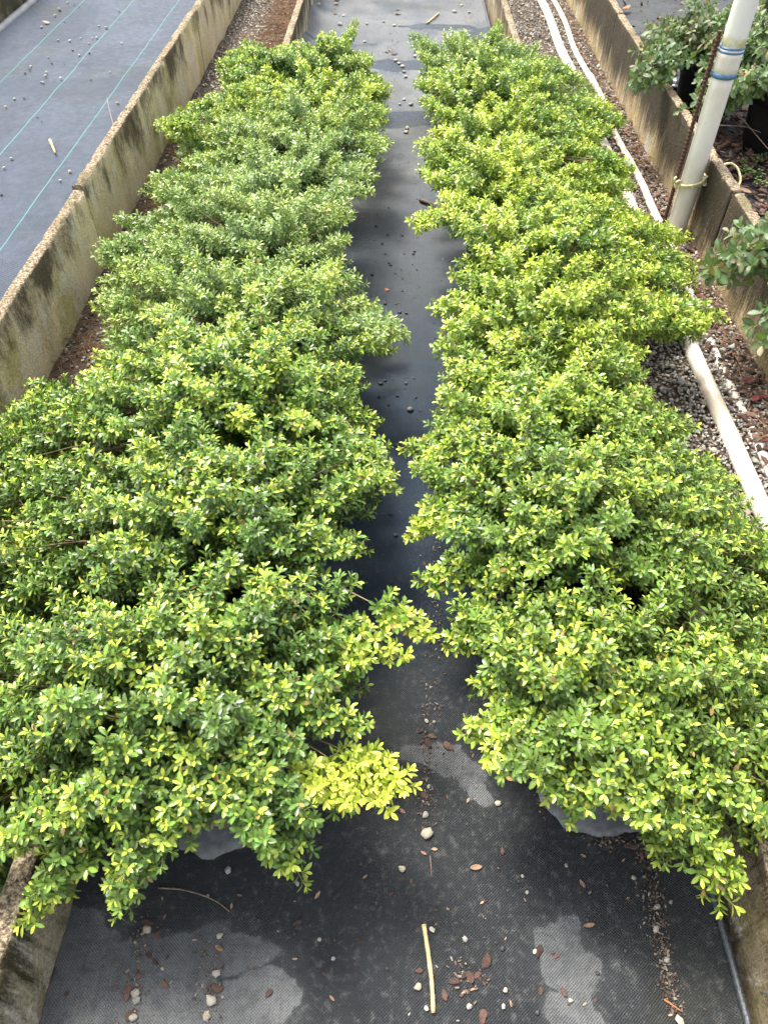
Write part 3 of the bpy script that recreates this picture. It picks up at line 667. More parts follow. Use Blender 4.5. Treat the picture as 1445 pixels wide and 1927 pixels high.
stick('wood_stick', [(803, 48, 0), (825, 28, 0)], .007, M['strip'], 'flat straw coloured stick at the far end of the bed', 'stick', 0, .9)
stick('twig', [(790, 382, 0), (808, 390, .004), (838, 408, 0)], .010, M['bark'], 'dark bark covered twig by the right plants in the aisle', 'twig')
stick('twig', [(216, 242, .0), (211, 225, .03), (208, 208, .06)], .003, M['twig'], 'thin dark twig standing on the left mat by the wall', 'twig', .125)

# ---------------------------------------------------------------- foliage builder
GA = 2.39996
def nrm(a): return a/(np.linalg.norm(a, axis=-1, keepdims=True)+1e-12)
def leaf_mesh(name, pos, L, N, size, width, age, rnd, mat, parent, fold_=.22, droop=.22):
    S = nrm(np.cross(L, N)); n = len(pos)
    prof = [(0, 0, 0, 0), (.34, .40, 1, 0), (.70, .47, 1, 0), (1., 0, 0, 0)]
    s_ = size[:, None]; w_ = (size*width)[:, None]
    def pt(t, side): 
        z = -droop*t*t+(fold_*abs(side)*width*.5)[:, None] if not np.isscalar(width) else -droop*t*t+fold_*abs(side)*width
        return pos+L*s_*t+S*w_*side+N*s_*z
    pts = [pt(0, 0)]
    for t_, w1 in ((.30, .30), (.60, .46), (.85, .30)): pts += [pt(t_, -w1), pt(t_, 0), pt(t_, w1)]
    pts.append(pt(1, 0))
    V = np.stack(pts, 1).reshape(-1, 3); b = np.arange(n)[:, None]*11
    T = np.concatenate([b+np.array([[0, 2, 1]]), b+np.array([[0, 3, 2]]), b+np.array([[7, 8, 10]]), b+np.array([[8, 9, 10]])])
    Q = np.concatenate([b+np.array([[i, i+1, i+4, i+3]]) for i in (1, 2, 4, 5)])
    at = np.zeros((n, 11, 3), np.float32); at[:, :, 0] = age[:, None]; at[:, :, 1] = rnd[:, None]; at[:, [0, 2, 5, 8], 2] = 1
    return link(name, npmesh(name, V, T, Q, at.reshape(-1, 3)), mat, parent)
def frames(D):
    ref = np.where(np.abs(D[:, 2:3]) < .9, np.array([[0, 0, 1.]]), np.array([[1., 0, 0]]))
    A = nrm(np.cross(D, ref)); return A, np.cross(D, A)
def stems_mesh(name, segs, mat, parent):
    """segs: list of (pts[n,k,3], r0[n], r1[n], tone0, tone1) batches of three sided tubes"""
    VV, QQ, AA, off = [], [], [], 0
    for pts, r0, r1, t0, t1 in segs:
        n, k, _ = pts.shape; D = nrm(pts[:, -1]-pts[:, 0]); A, B = frames(D)
        ring = []
        for i in range(k):
            f = i/(k-1); r = (r0*(1-f)+r1*f)[:, None]
            for j in range(3):
                c, s = math.cos(j*2.094), math.sin(j*2.094); ring.append(pts[:, i]+(A*c+B*s)*r)
        V = np.stack(ring, 1); b = np.arange(n)[:, None]*(3*k)+off
        for i in range(k-1):
            for j in range(3): QQ.append(b+np.array([[3*i+j, 3*i+(j+1) % 3, 3*i+3+(j+1) % 3, 3*i+3+j]]))
        at = np.zeros((n, 3*k, 3)); at[:, :, 0] = np.repeat(np.linspace(0, 1, k), 3)[None]*(np.asarray(t1-t0).reshape(-1, 1))+np.asarray(t0).reshape(-1, 1)
        VV.append(V.reshape(-1, 3)); AA.append(at.reshape(-1, 3)); off += n*3*k
    return link(name, npmesh(name, np.concatenate(VV), None, np.concatenate(QQ), np.concatenate(AA)), mat, parent)
def bez(b, c, e, t):
    t = np.asarray(t); t = t.reshape((1,)*(1)+(-1, 1)) if t.ndim == 1 else t[..., None]
    return b[:, None]*(1-t)**2+2*c[:, None]*t*(1-t)+e[:, None]*t*t

def grow(root, origin, base, end, leafy, lsize, K, mat, newp, olds, shoot_len, gap, width=.40, up=.38, tw=1.0, yel=None, rise=.075, tint=0.0):
    """sprays from base to end; each carries K side shoots over its outer 'leafy' metres, each shoot its leaves"""
    n = len(base); d = end-base; dist = np.linalg.norm(d, axis=1)
    ctrl = base+d*.45+np.array([0, 0, 1])*np.minimum(dist*.3, rise)[:, None]*np.clip(1-d[:, 2:3]/dist[:, None], .15, 1)
    ctrl += rng.normal(0, .018, ctrl.shape)
    tm = np.linspace(0, 1, 7); main = bez(base, ctrl, end, tm)
    t0 = 1-np.clip(leafy/dist, .12, .9)
    tk = t0[:, None]+(1-t0)[:, None]*(np.linspace(0, 1, K)[None]+rng.uniform(-.04, .04, (n, K))); tk = np.clip(tk, 0, 1)
    B = bez(base, ctrl, end, tk); Tn = nrm(2*(1-tk)[..., None]*(ctrl-base)[:, None]+2*tk[..., None]*(end-ctrl)[:, None])
    B = B.reshape(-1, 3); Tn = Tn.reshape(-1, 3); m = len(B); A, C = frames(Tn)
    ph = (np.tile(np.arange(K)*GA, n)+np.repeat(rng.uniform(0, 6.28, n), K))
    perp = A*np.cos(ph)[:, None]+C*np.sin(ph)[:, None]
    last = np.tile(np.arange(K) == K-1, n)
    fr = np.tile(np.linspace(0, 1, K), n)
    D = nrm(Tn*np.where(last, 1, .62)[:, None]+perp*np.where(last, .08, .8)[:, None]+np.array([[0, 0, up]])*(1-.8*np.abs(Tn[:, 2:3]))+rng.normal(0, .12, (m, 3)))
    SL = shoot_len*rng.uniform(.55, 1.15, m)*(1-.40*fr)*np.where(last, 1.1, 1)
    # shoots lie on slightly rising arcs
    mid = B+D*(SL*.5)[:, None]; D2 = nrm(D+np.array([0, 0, .45*tw])+rng.normal(0, .08, (m, 3))); tip = mid+D2*(SL*.5)[:, None]
    nl = np.clip((SL/gap).astype(int), 5, 18); idx = np.repeat(np.arange(m), nl)
    k = np.arange(len(idx))-np.repeat(np.cumsum(nl)-nl, nl); f = ((k+1)/nl[idx])**.72
    pos = np.where((f < .5)[:, None], B[idx]+(mid-B)[idx]*(f*2)[:, None], mid[idx]+(tip-mid)[idx]*((f-.5)*2)[:, None])
    ax = nrm(D[idx]*(1-f)[:, None]+D2[idx]*f[:, None]); A2, C2 = frames(ax)
    az = k*GA+np.repeat(rng.uniform(0, 6.28, m), nl)+rng.normal(0, .2, len(idx))
    rad = A2*np.cos(az)[:, None]+C2*np.sin(az)[:, None]
    th = R(66)-R(36)*f**2+rng.normal(0, .16, len(idx))
    L = nrm(ax*np.cos(th)[:, None]+rad*np.sin(th)[:, None]); N = nrm(ax*np.sin(th)[:, None]-rad*np.cos(th)[:, None]+rng.normal(0, .15, L.shape))
    # leaf blades turn towards the light
    N2 = N+np.array([0, 0, .55]); N = nrm(N2-L*np.sum(N2*L, 1, keepdims=True))
    new = (rng.uniform(0, 1, m) < newp*(.35+.9*fr)*np.repeat(np.where(rng.uniform(0, 1, n) < .55, rng.uniform(.9, 1.5, n), rng.uniform(.05, .4, n)), K)); nst = rng.uniform(.7, 1., m)
    rem = nl[idx]-k-1.          # leaves counted back from the tip
    age = olds[idx // K] if False else np.repeat(np.repeat(olds, K), nl)
    age = age*(.55+.6*fr[idx])+rng.normal(0, .07, len(idx))
    nw = np.where(new[idx], np.clip(1-rem/5.5, 0, 1)*nst[idx], np.clip(1-rem/4., 0, 1)*.35)
    if yel is not None: nw = np.maximum(nw, np.repeat(np.repeat(yel, K), nl)*(.6+.3*f))
    age = np.clip(age*(1-nw)+nw*1.0+ .12*f, 0, 1)
    sz = lsize*rng.uniform(.78, 1.18, len(idx))*(1-.36*np.clip(1-rem/3.2, 0, 1))*np.repeat(rng.uniform(.85, 1.15, m), nl)
    # tip rosette: one more ring of very small leaves closes each shoot
    fo = leaf_mesh('foliage', pos-origin, L, N, sz, width, age, rng.uniform(0, 1, len(idx)), mat, root)
    fo['tint'] = float(tint)
    pm = np.stack([B, mid, tip], 1)-origin; o = np.full(m, .0009)
    stems_mesh('stems', [(main-origin, np.full(n, .0034), np.full(n, .0013), np.zeros(n), np.full(n, .6)),
                         (pm, o, o*.7, np.full(m, .55), np.full(m, 1.))], M['stem'], root)
    return len(idx)

# ---------------------------------------------------------------- pots
def pot_mesh(r, h, name='pot'):
    rb = r*.80; pr = [(0, .004), (rb*.97, .004), (rb, .0), (rb+.004, .012), (r*.955, h-.045), (r*.955, h-.040), (r*.985, h-.038), (r, h-.008), (r+.003, h-.003), (r+.002, h), (r-.003, h), (r-.006, h-.006), (r*.94, h-.05), (r*.90, h*.5)]
    m_ = MB(); m_.add(*lathe(pr, 48)); return m_.mesh(name)
def soil_mesh(r, z):
    V = [(0, 0, z+.004)]; 
    for i in range(1, 7):
        for j in range(36):
            a = j*math.pi/18; rr = r*i/6; V.append((rr*math.cos(a), rr*math.sin(a), z+.006*noise.noise(Vector((rr*30*math.cos(a), rr*30*math.sin(a), z)))))
    T = [(0, 1+j, 1+(j+1) % 36) for j in range(36)]
    Q = [(1+i*36+j, 1+(i+1)*36+j, 1+(i+1)*36+(j+1) % 36, 1+i*36+(j+1) % 36) for i in range(5) for j in range(36)]
    return npmesh('soil', V, T, Q)
POT = pot_mesh(.140, .25); SOIL = soil_mesh(.131, .222)

# ---------------------------------------------------------------- the two blocks of holly
TINT = [[.05, .0, .0, -.7, -1.1, -1.1, -.7, .15, -.1], [.3, .2, .4, .45, .0, .4, .2, -.1, -.6]]
polyL = [(-260, 1790), (-160, 800), (0, 765), (60, 752), (110, 740), (172, 705), (205, 655), (185, 570), (198, 490), (238, 440), (278, 405), (285, 340), (345, 315), (312, 248), (360, 205), (430, 180), (410, 118), (455, 92), (500, 105), (560, 85), (600, 100), (625, 70), (650, 82), (668, 110), (700, 105), (725, 180), (738, 225), (728, 270), (705, 330), (695, 375), (665, 385), (668, 430), (655, 470), (672, 530), (702, 570), (732, 600), (745, 635), (728, 665), (690, 690), (675, 740), (715, 800), (712, 860), (722, 915), (695, 950), (680, 1000), (700, 1050), (655, 1085), (640, 1140), (650, 1200), (690, 1240), (690, 1310), (680, 1360), (640, 1410), (600, 1445), (640, 1480), (640, 1560), (560, 1630), (520, 1620), (470, 1570), (400, 1550), (330, 1580), (300, 1680), (240, 1700), (190, 1680), (150, 1640), (110, 1660), (60, 1700), (0, 1690)]
polyR = [(775, 75), (805, 65), (870, 50), (895, 80), (935, 55), (955, 75), (1000, 105), (1060, 120), (1105, 160), (1170, 225), (1140, 285), (1185, 325), (1180, 385), (1235, 435), (1285, 465), (1315, 515), (1300, 570), (1320, 610), (1310, 640), (1225, 655), (1195, 690), (1210, 725), (1235, 775), (1295, 800), (1305, 850), (1360, 895), (1395, 955), (1440, 1000), (1640, 1100), (1700, 1640), (1480, 1600), (1400, 1600), (1385, 1640), (1340, 1630), (1290, 1560), (1240, 1600), (1180, 1540), (1080, 1530), (1040, 1500), (965, 1465), (905, 1420), (890, 1375), (945, 1310), (905, 1265), (860, 1205), (845, 1130), (870, 1100), (950, 1075), (935, 1035), (870, 1020), (795, 1010), (805, 975), (805, 920), (790, 880), (825, 845), (808, 770), (850, 705), (808, 640), (822, 570), (870, 540), (835, 515), (890, 480), (865, 440), (795, 420), (835, 385), (792, 330), (782, 280), (808, 230), (782, 165), (795, 110)]
def inside(poly, x, y):
    poly = np.array(poly, float); c = np.zeros(len(x), bool); j = len(poly)-1
    for i in range(len(poly)):
        xi, yi = poly[i]; xj, yj = poly[j]
        k = ((yi > y) != (yj > y)) & (x < (xj-xi)*(y-yi)/(yj-yi+1e-9)+xi); c ^= k; j = i
    return c
NP = 9; YC = [.74+.457*i for i in range(NP)]
def block(side, poly, xc, extras):
    C = np.array([(xc+rng.uniform(-.03, .03), YC[i]+rng.uniform(-.03, .03), rng.uniform(.42, .50)) for i in range(NP)])
    def top(p):
        d2 = ((p[:, None, 0]-C[None, :, 0])/.52)**2+((p[:, None, 1]-C[None, :, 1])/.46)**2
        z = .27+(C[None, :, 2]-.27)*np.clip(1-d2, 0, 1)**.8; k = (((p[:, None, 0]-C[None, :, 0])/1.3)**2+(p[:, None, 1]-C[None, :, 1])**2+rng.uniform(0, .03, (len(p), NP))).argmin(1)
        nn = np.array([noise.noise(Vector((a*6, b*6, side*9))) for a, b in p])
        n2 = np.array([noise.noise(Vector((a*14, b*14, side*5+2))) for a, b in p])
        return z.max(1)+.05*nn+.06*n2, k
    cand = np.stack([rng.uniform(xc-.85, xc+.85, 16000), rng.uniform(.2, 5.0, 16000)], 1)
    z, k = top(cand)
    for lo, (frac) in ((0, 1),):
        pass
    low = rng.uniform(0, 1, len(cand)) < .45
    z = np.where(low, z-rng.uniform(.05, .20, len(cand)), z-rng.uniform(-.03, .04, len(cand)))
    px, py = proj(np.concatenate([cand, z[:, None]], 1)); ok = inside(poly, px, py)
    rr = ((cand[:, 0]-C[k, 0])**2+(cand[:, 1]-C[k, 1])**2)**.5; ok &= rr < .80
    cand, z, low, k = cand[ok], z[ok], low[ok], k[ok]; rr2 = rr[ok]; stray = rng.uniform(0, 1, len(z)) < .05; z = z+stray*rng.uniform(.02, .07, len(z))
    keep = []; grid = {}
    for i in range(len(cand)):           # poisson thinning, upper and lower layers apart
        g_ = (int(cand[i, 0]/.07), int(cand[i, 1]/.07)); bad = False; cr = (.72 if rr2[i] < .17 else 1.0)*(.72 if cand[i, 1] < 1.9 and (low[i] or abs(cand[i, 0]-xc) < .22) else 1)
        for a in (-1, 0, 1):
            for b in (-1, 0, 1):
                for q in grid.get((g_[0]+a, g_[1]+b, bool(low[i])), ()):
                    if (cand[q]-cand[i])@(cand[q]-cand[i]) < ((.066 if low[i] else .076)*cr)**2: bad = True
        if not bad: grid.setdefault((*g_, bool(low[i])), []).append(i); keep.append(i)
    E_ = np.concatenate([cand[keep], z[keep][:, None]], 1); k = k[keep]; lowk = low[keep]
    tot = 0
    for i in range(NP):
        lab = PL[side][i]
        root = empty('holly_plant', (C[i, 0], C[i, 1], .004)); tag(root, lab, 'potted shrub', 'potted hollies in two rows')
        org = np.array([C[i, 0], C[i, 1], .004])
        link('pot', POT, M['pot'], root); link('soil', SOIL, M['potsoil'], root)
        e = E_[k == i]; lw = lowk[k == i]; n = len(e)
        if not n: continue
        a = rng.uniform(0, 6.28, n); b0 = np.stack([C[i, 0]+.03*np.cos(a), C[i, 1]+.03*np.sin(a), np.full(n, .228)], 1)
        wt = rng.uniform(0, .35, n)
        b0[:, :2] = b0[:, :2]*(1-wt[:, None])+e[:, :2]*wt[:, None]*.6+org[:2]*wt[:, None]*.4
        far = (YC[i]-.7)/3.7
        olds = np.clip(rng.normal([.12, .15, .30, .5, .52, .5, .5, .45, .35][i], .13, n)-lw*.12, .02, .8)
        for (pi, x0, y0, z0, x1, y1, z1, ol) in extras:
            if pi != i: continue
            s_, t_ = P(x0, y0, z0), P(x1, y1, z1)
            for q in range(3):
                e = np.concatenate([e, [t_*(1-q*.3)+s_*(q*.3)+rng.normal(0, .012, 3)*(q > 0)]]); b0 = np.concatenate([b0, [org+(0, 0, .23)]]); olds = np.append(olds, ol)
        yl = np.zeros(len(e))
        for j_ in range(len(e)):
            if olds[j_] > .85: yl[j_] = .36
        tot += grow(root, org, b0, e, .125, .0208, 22, M['holly'], .9, olds, .050, .0030, width=.37 if TINT[side][i] < -.4 else .44, yel=yl, tint=TINT[side][i])
    print('leaves', side, tot)
ordn = ['first', 'second', 'third', 'fourth', 'fifth', 'sixth', 'seventh', 'eighth', 'ninth']
look = {0: ['spreading dark green holly with a yellow branch into the aisle', 'dark glossy green holly with a pale sprig reaching across the aisle', 'dense green holly with dark gaps and yellow tips', 'bushy blue green holly', 'blue green holly with a sprig into the aisle', 'fine leaved blue green holly spreading to the left wall', 'fine leaved light green holly', 'small leaved yellow green holly', 'holly with stiff upright twigs against the bare mat'],
        1: ['yellow tipped holly hanging down over the right kerb', 'dark green holly with long arching yellow tipped branches', 'bright yellow green holly with sprigs into the aisle', 'bright yellow green holly wide over the gravel', 'yellow green holly with one twig pointing into the aisle', 'light green holly reaching the white pipe', 'yellow green holly', 'mid green holly', 'blue green holly with two round tufts']}
PL = [[look[s][i]+', %s in %s row' % (ordn[i], ['left', 'right'][s]) for i in range(NP)] for s in (0, 1)]
# sprigs that stand out: (plant, from px,py,z, to px,py,z, tone)
exL = [(0, 380, 1450, .36, 360, 1560, .27, .3), (0, 450, 1450, .36, 440, 1540, .28, .4), (1, 600, 1290, .38, 800, 1190, .36, .62), (0, 590, 1520, .36, 765, 1478, .34, .95), (8, 650, 110, .45, 668, 45, .5, .5), (4, 660, 650, .38, 758, 635, .33, .5),
       (3, 690, 880, .36, 735, 915, .33, .5), (0, 90, 1600, .30, 62, 1725, .24, .35), (0, 240, 1640, .26, 230, 1710, .22, .35), (0, 450, 1560, .28, 560, 1640, .22, .4),
       (8, 480, 110, .42, 460, 85, .42, .5), (8, 600, 90, .45, 625, 70, .48, .5), (7, 690, 160, .4, 728, 180, .35, .4), (6, 690, 260, .38, 730, 270, .32, .35), (5, 240, 480, .34, 190, 485, .32, .5), (7, 340, 250, .38, 300, 240, .36, .5)]
exR = [(0, 1080, 1440, .36, 1075, 1530, .27, .4), (0, 1130, 1450, .36, 1150, 1520, .27, .5), (0, 1040, 1430, .36, 1035, 1490, .30, .5), (0, 1200, 1480, .36, 1210, 1540, .26, .3), (0, 1330, 1560, .32, 1365, 1690, .26, .45), (0, 960, 1400, .34, 888, 1378, .32, .5), (2, 850, 890, .36, 770, 850, .3, .45), (2, 850, 1000, .34, 775, 1012, .3, .5),
       (1, 900, 1120, .3, 800, 1092, .28, .3), (1, 940, 1230, .3, 850, 1215, .26, .35), (4, 1290, 600, .34, 1350, 600, .3, .5), (5, 840, 430, .34, 780, 420, .32, .6), (8, 940, 80, .44, 938, 50, .46, .35), (8, 800, 90, .42, 775, 70, .4, .35), (0, 1230, 1560, .28, 1245, 1600, .22, .25),
       (6, 1150, 300, .38, 1185, 325, .34, .45), (0, 900, 1300, .28, 920, 1285, .22, .2)]
block(0, polyL, -.42, exL)
block(1, polyR, .44, exR)

# ragged grey cloth under the two front pots
def cloth(cx, cy, r, seed, label):
    n = 96; V = [(0, 0, .010)]; rings = 10
    for i in range(1, rings+1):
        for j in range(n):
            a = 2*math.pi*j/n; f = i/rings
            rr = r*f*(1+(.05*math.sin(a*5+seed)+.10*noise.noise(Vector((math.cos(a)*2.6, math.sin(a)*2.6, seed)))+.04*noise.noise(Vector((math.cos(a)*9, math.sin(a)*9, seed))))*f)
            z = .010+.008*f*f*noise.noise(Vector((math.cos(a)*2*f, math.sin(a)*2*f, seed+4)))+.004*f
            V.append((rr*math.cos(a), rr*math.sin(a), max(z, .009)))
    nv = len(V); V = np.array(V); V = np.concatenate([V, V-np.array([0, 0, .0025])])
    T = [(0, 1+j, 1+(j+1) % n) for j in range(n)]; T += [tuple(nv+q for q in t[::-1]) for t in T]
    Q = [(1+i*n+j, 1+(i+1)*n+j, 1+(i+1)*n+(j+1) % n, 1+i*n+(j+1) % n) for i in range(rings-1) for j in range(n)]
    Q += [tuple(nv+q for q in t[::-1]) for t in Q]; b = 1+(rings-1)*n
    Q += [(b+j, nv+b+j, nv+b+(j+1) % n, b+(j+1) % n) for j in range(n)]
    tag(link('ground_cloth', npmesh('ground_cloth', V, T, Q), M['felt'], None, (cx, cy, .0)), label, 'cloth disc', 'ragged cloth discs under the pots')
cloth(-.415, .695, .185, 1.3, 'ragged grey cloth showing under the left front plant')
cloth(.50, .745, .185, 5.2, 'ragged grey cloth showing under the right front plant')

# ---------------------------------------------------------------- pipes
def pipe_path(xs, y0, y1, r, z, wob, n=90):
    return [(xs+wob*nz(y, 0, 1.1, xs), y, z+.006*nz(y, 3, 1.3, xs)) for y in np.linspace(y0, y1, n)]
root = empty('water_pipe', (1.135, 0, 0)); tag(root, 'thick dirty white pipe lying on the gravel of the right channel', 'pipe')
mb = MB(); mb.add(*tube(np.array(pipe_path(1.135, -1, 9, .03, .019, .02))-(1.135, 0, 0), .029, 20)); link('pipe_run', mb.mesh('pipe_run'), M['pvc_dirty'], root)
for y in (5.1, 2.75):
    mb = MB(); q = pipe_path(1.135, y-.05, y+.05, .03, .019, .02, 5); mb.add(*tube(np.array(q)-(1.135, 0, 0), .034, 20)); link('coupling', mb.mesh('coupling'), M['pvc_dirty'], root)
root = empty('water_pipe', (1.235, 0, 0)); tag(root, 'thinner dirty white pipe half buried along the right wall', 'pipe')
mb = MB(); q = np.array(pipe_path(1.235, .9, 9, .02, .016, .03)); q[:, 2] -= .018*np.clip((3.3-q[:, 1])/.5, 0, 1)
mb.add(*tube(q-(1.235, 0, 0), .018, 16)); link('pipe_run', mb.mesh('pipe_run'), M['pvc_dirty'], root)
for y in (5.3, 3.2):
    mb = MB(); q = pipe_path(1.235, y-.04, y+.04, .02, .016, .03, 5); mb.add(*tube(np.array(q)-(1.235, 0, 0), .022, 16)); link('coupling', mb.mesh('coupling'), M['pvc_dirty'], root)

# ---------------------------------------------------------------- white post, rope and rebar
root = empty('pipe_post', (PX, PY, 0)); tag(root, 'upright white plastic pipe post with blue rings tied to the right wall', 'post')
zc0, zc1 = zpost(140), zpost(88)
mb = MB(); mb.add(*tube([(0, 0, z) for z in np.linspace(-.02, zc0+.02, 12)], .0435, 32)); link('lower_pipe', mb.mesh('lower_pipe'), M['pvc'], root)
mb = MB(); mb.add(*tube([(0, 0, z) for z in np.linspace(zc0, zc1, 4)], .0475, 32)); link('coupling', mb.mesh('coupling'), M['pvc'], root)
mb = MB(); mb.add(*tube([(0, 0, z) for z in np.linspace(zc1-.03, 1.62, 16)], .0445, 32)); link('upper_pipe', mb.mesh('upper_pipe'), M['pvc_up'], root)
for z0_, z1_ in ((zc0-.006, zc0+.012), (zc1-.016, zc1-.008), (zc1-.002, zc1+.004)):
    m_ = MB(); m_.add(*lathe([(.0440, z0_-.001), (.0484, z0_), (.0486, z1_), (.0440, z1_+.001)], 40)); link('blue_ring', m_.mesh('blue_ring'), M['blue'], root)
# ribbed bar
bx, by = PX-.060, PY+.012; zt = 0.82
zs = np.arange(-.02, zt, .004); rr = np.where((np.arange(len(zs)) % 4) < 2, .0098, .0076)
mb = MB(); mb.add(*tube([(0, 0, z) for z in zs], rr, 10)); tag(link('ribbed_bar', mb.mesh('ribbed_bar', False), M['rust'], None, (bx, by, 0)), 'rusty ribbed steel bar standing against the left side of the white post', 'steel bar')
# twisted rope round the post with a loop over the wall
zr = zpost(343)
def rope_path():
    q = []
    for a in np.linspace(R(175), R(395), 40): q.append((PX+.054*math.cos(a), PY+.054*math.sin(a), zr+.010*math.cos(a*1.0)+.004))
    for a in np.linspace(R(35), R(-178), 40): q.append((PX+.056*math.cos(a), PY+.056*math.sin(a), zr+.013+.016*(math.cos(a))))
    return q
def twisted(path, r):
    path = np.array(path); n = len(path)*3; t = np.linspace(0, len(path)-1, n); p = np.stack([np.interp(t, np.arange(len(path)), path[:, i]) for i in range(3)], 1)
    d = nrm(np.gradient(p, axis=0)); A, B = frames(d); s = np.concatenate([[0], np.cumsum(np.linalg.norm(np.diff(p, axis=0), axis=1))]); m_ = MB()
    for k in range(3):
        a = s/.016*2*math.pi/2+k*2.094; m_.add(*tube(p+(A*np.cos(a)[:, None]+B*np.sin(a)[:, None])*r*.5, r*.58, 6))
    return m_
m_ = twisted(rope_path(), .0052); rope = tag(link('rope', m_.mesh('rope'), M['rope']), 'pale yellow twisted rope tied round the white post, loop over the right wall', 'rope')
loop = [(PX+.05, PY-.02, zr+.02), (PX+.075, PY-.005, zr+.035), (PX+.12, PY+.03, zr+.06), (PX+.17, PY+.05, zr+.065), (PX+.205, PY+.04, zr+.045), (PX+.22, PY+.0, zr+.01), (PX+.20, PY-.03, zr-.02), (PX+.175, PY-.045, zr-.05)]
tt = np.linspace(0, 7, 50); lp = np.stack([np.interp(tt, range(8), np.array(loop)[:, i]) for i in range(3)], 1)
for _ in range(6): lp[1:-1] = (lp[:-2]+lp[1:-1]*2+lp[2:])/4
link('loop', twisted(lp, .0052).mesh('loop'), M['rope'], rope)
kn = MB(); kn2 = MB()
for k in range(3):
    a = np.linspace(0, 6.28, 16); kn.add(*tube([(PX+.052+.012*math.cos(t), PY-.026+.009*math.sin(t+k), zr+.02+.011*math.sin(t)+.006*k-.006) for t in a], .0052, 6))
    kn2.add(*tube([(PX-.062+.010*math.cos(t), PY-.02+.008*math.sin(t+k), zr-.004+.010*math.sin(t)+.005*k) for t in a], .0050, 6))
kn2.add(*tube([(PX-.066, PY-.02, zr), (PX-.082, PY-.03, zr+.012), (PX-.085, PY-.03, zr+.03), (PX-.078, PY-.03, zr+.036)], .0055, 6))
link('knot', kn.mesh('knot'), M['rope'], rope); link('knot', kn2.mesh('knot'), M['rope'], rope)

# ---------------------------------------------------------------- shrubs beyond the right wall
def shrub(x, y, potr, poth, n, rx, ry, z0, z1, label, extras=(), seed=0, ztop=None):
    root = empty('fringe_shrub', (x, y, .055)); tag(root, label, 'potted shrub', 'potted fringe shrubs')
    org = np.array([x, y, .055])
    link('pot', pot_mesh(potr, poth), M['pot'], root); link('soil', soil_mesh(potr*.93, poth-.03), M['potsoil'], root)
    a = rng.uniform(0, 6.28, n); r = rng.uniform(.15, 1, n)**.6
    e = np.stack([x+rx*r*np.cos(a), y+ry*r*np.sin(a), z0+(z1-z0)*(1-r*r*.8)*rng.uniform(.5, 1, n)], 1)
    for t in extras: e = np.concatenate([e, np.array(t)+rng.normal(0, .022, (3, 3))])
    b0 = np.tile(org+(0, 0, poth-.03), (len(e), 1))+rng.normal(0, .02, (len(e), 3)); b0[:, 2] = .055+poth-.03
    olds = np.clip(rng.normal(.22, .16, len(e)), 0, .6)
    grow(root, org, b0, e, .24, .045, 9, M['fringe'], .05, olds, .10, .0105, width=.56, up=.1, tw=.2, rise=.12)
shrub(1.72, 4.55, .17, .27, 75, .38, .46, .30, .68, 'grey green fringe shrub left of the white post, in a black pot', [P(1205, 150, .42), P(1225, 125, .45), P(1240, 60, .5)])
shrub(2.02, 4.14, .21, .27, 80, .46, .40, .36, .84, 'fringe shrub right of the white post with reddish new leaves, in a large black pot', [P(1330, 150, .42), P(1350, 175, .40), P(1300, 205, .34), P(1400, 150, .5)])
shrub(2.05, 2.85, .17, .27, 14, .22, .26, .34, .60, 'fringe shrub off the right edge, its purple grey sprig hanging over the wall', [P(1375, 492, .42), P(1400, 488, .43), P(1365, 498, .38), P(1440, 610, .40), P(1425, 480, .45)])
shrub(2.5, 5.3, .17, .27, 55, .42, .42, .34, .8, 'fringe shrub in the top right corner behind the others')
# bare twigs crossing the big pot
stick('twig', [(1368, 205, 0), (1400, 232, 0), (1445, 285, 0)], .004, M['twig'], 'bare grey twig crossing in front of the large black pot', 'twig', .2)
stick('twig', [(1345, 238, 0), (1400, 240, 0), (1430, 252, 0)], .003, M['twig'], 'thin bare twig below the other in front of the large black pot', 'twig', .2)
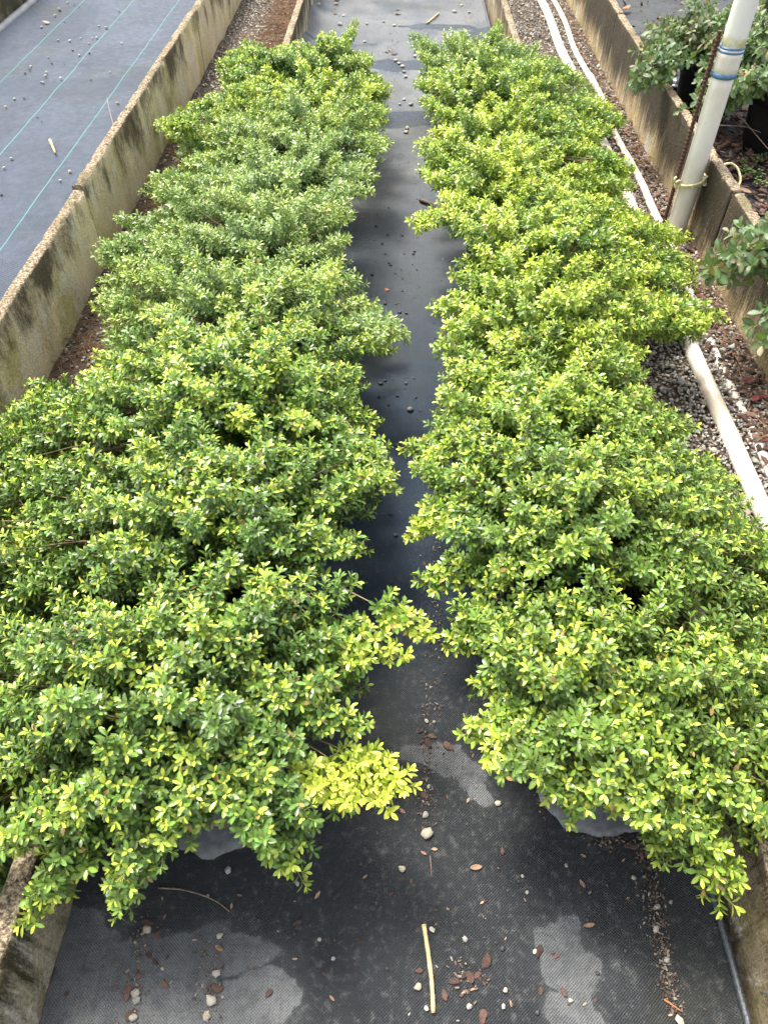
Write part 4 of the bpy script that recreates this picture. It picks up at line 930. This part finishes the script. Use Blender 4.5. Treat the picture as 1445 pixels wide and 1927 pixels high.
# low weeds in the mulch
def weed(px, py, s, label):
    q = P(px, py, .06); root = empty('weed', (q[0], q[1], .06)); tag(root, label, 'weed', 'weeds in the mulch')
    n = 26; a = rng.uniform(0, 6.28, n); rr = rng.uniform(.1, 1, n)*s
    pos = np.stack([rr*np.cos(a), rr*np.sin(a), rng.uniform(.012, .035, n)], 1); L = nrm(np.stack([np.cos(a), np.sin(a), rng.uniform(.0, .5, n)], 1)); N = np.tile([0, 0, 1.], (n, 1)); N = nrm(N-L*np.sum(N*L, 1, keepdims=True))
    leaf_mesh('foliage', pos, L, N, np.full(n, s*.5), .7, rng.uniform(.2, .9, n), rng.uniform(0, 1, n), M['weed'], root)
    m_ = MB()
    for i in range(0, n, 2): m_.add(*tube([(0, 0, -.005), pos[i]*.6, pos[i]], .0012, 4))
    link('stems', m_.mesh('stems'), M['weed'], root)
for px, py, s in [(1420, 333, .035), (1428, 352, .03), (1422, 305, .028), (1438, 300, .02), (1402, 328, .03), (1395, 312, .02)]:
    weed(px, py, s, 'low pale green weed in the mulch below the large black pot')
# crumpled black film between the wall and the first shrub
def film(px, py, sx, sy, rot, label):
    q = P(px, py, .07); n = 34
    X, Y = np.meshgrid(np.linspace(-sx, sx, n), np.linspace(-sy, sy, n))
    Z = np.array([[.03+.05*abs(noise.noise(Vector((x*9, y*16, px))))+.03*abs(noise.noise(Vector((x*30, y*36, 2)))) for x in X[0]] for y in Y[:, 0]])
    V = np.stack([X.ravel(), Y.ravel(), Z.ravel()], 1); V[:, 0] += .03*np.sin(V[:, 1]*30); nv = len(V)
    i = (np.arange(n-1)[:, None]*n+np.arange(n-1)[None]).ravel(); Q = np.stack([i, i+1, i+n+1, i+n], 1)
    V = np.concatenate([V, V-np.array([0, 0, .0015])]); Q = np.concatenate([Q, Q[:, ::-1]+nv])
    tag(link('plastic_film', npmesh('plastic_film', V, None, Q), M['plastic'], None, (q[0], q[1], .03), (0, 0, rot)), label, 'plastic film', 'crumpled film behind the right wall')
film(1268, 152, .12, .15, .2, 'shiny crumpled black plastic film behind the right wall beside the black pot')
film(1222, 85, .12, .25, .1, 'crumpled grey black plastic behind the right wall left of the shrub')
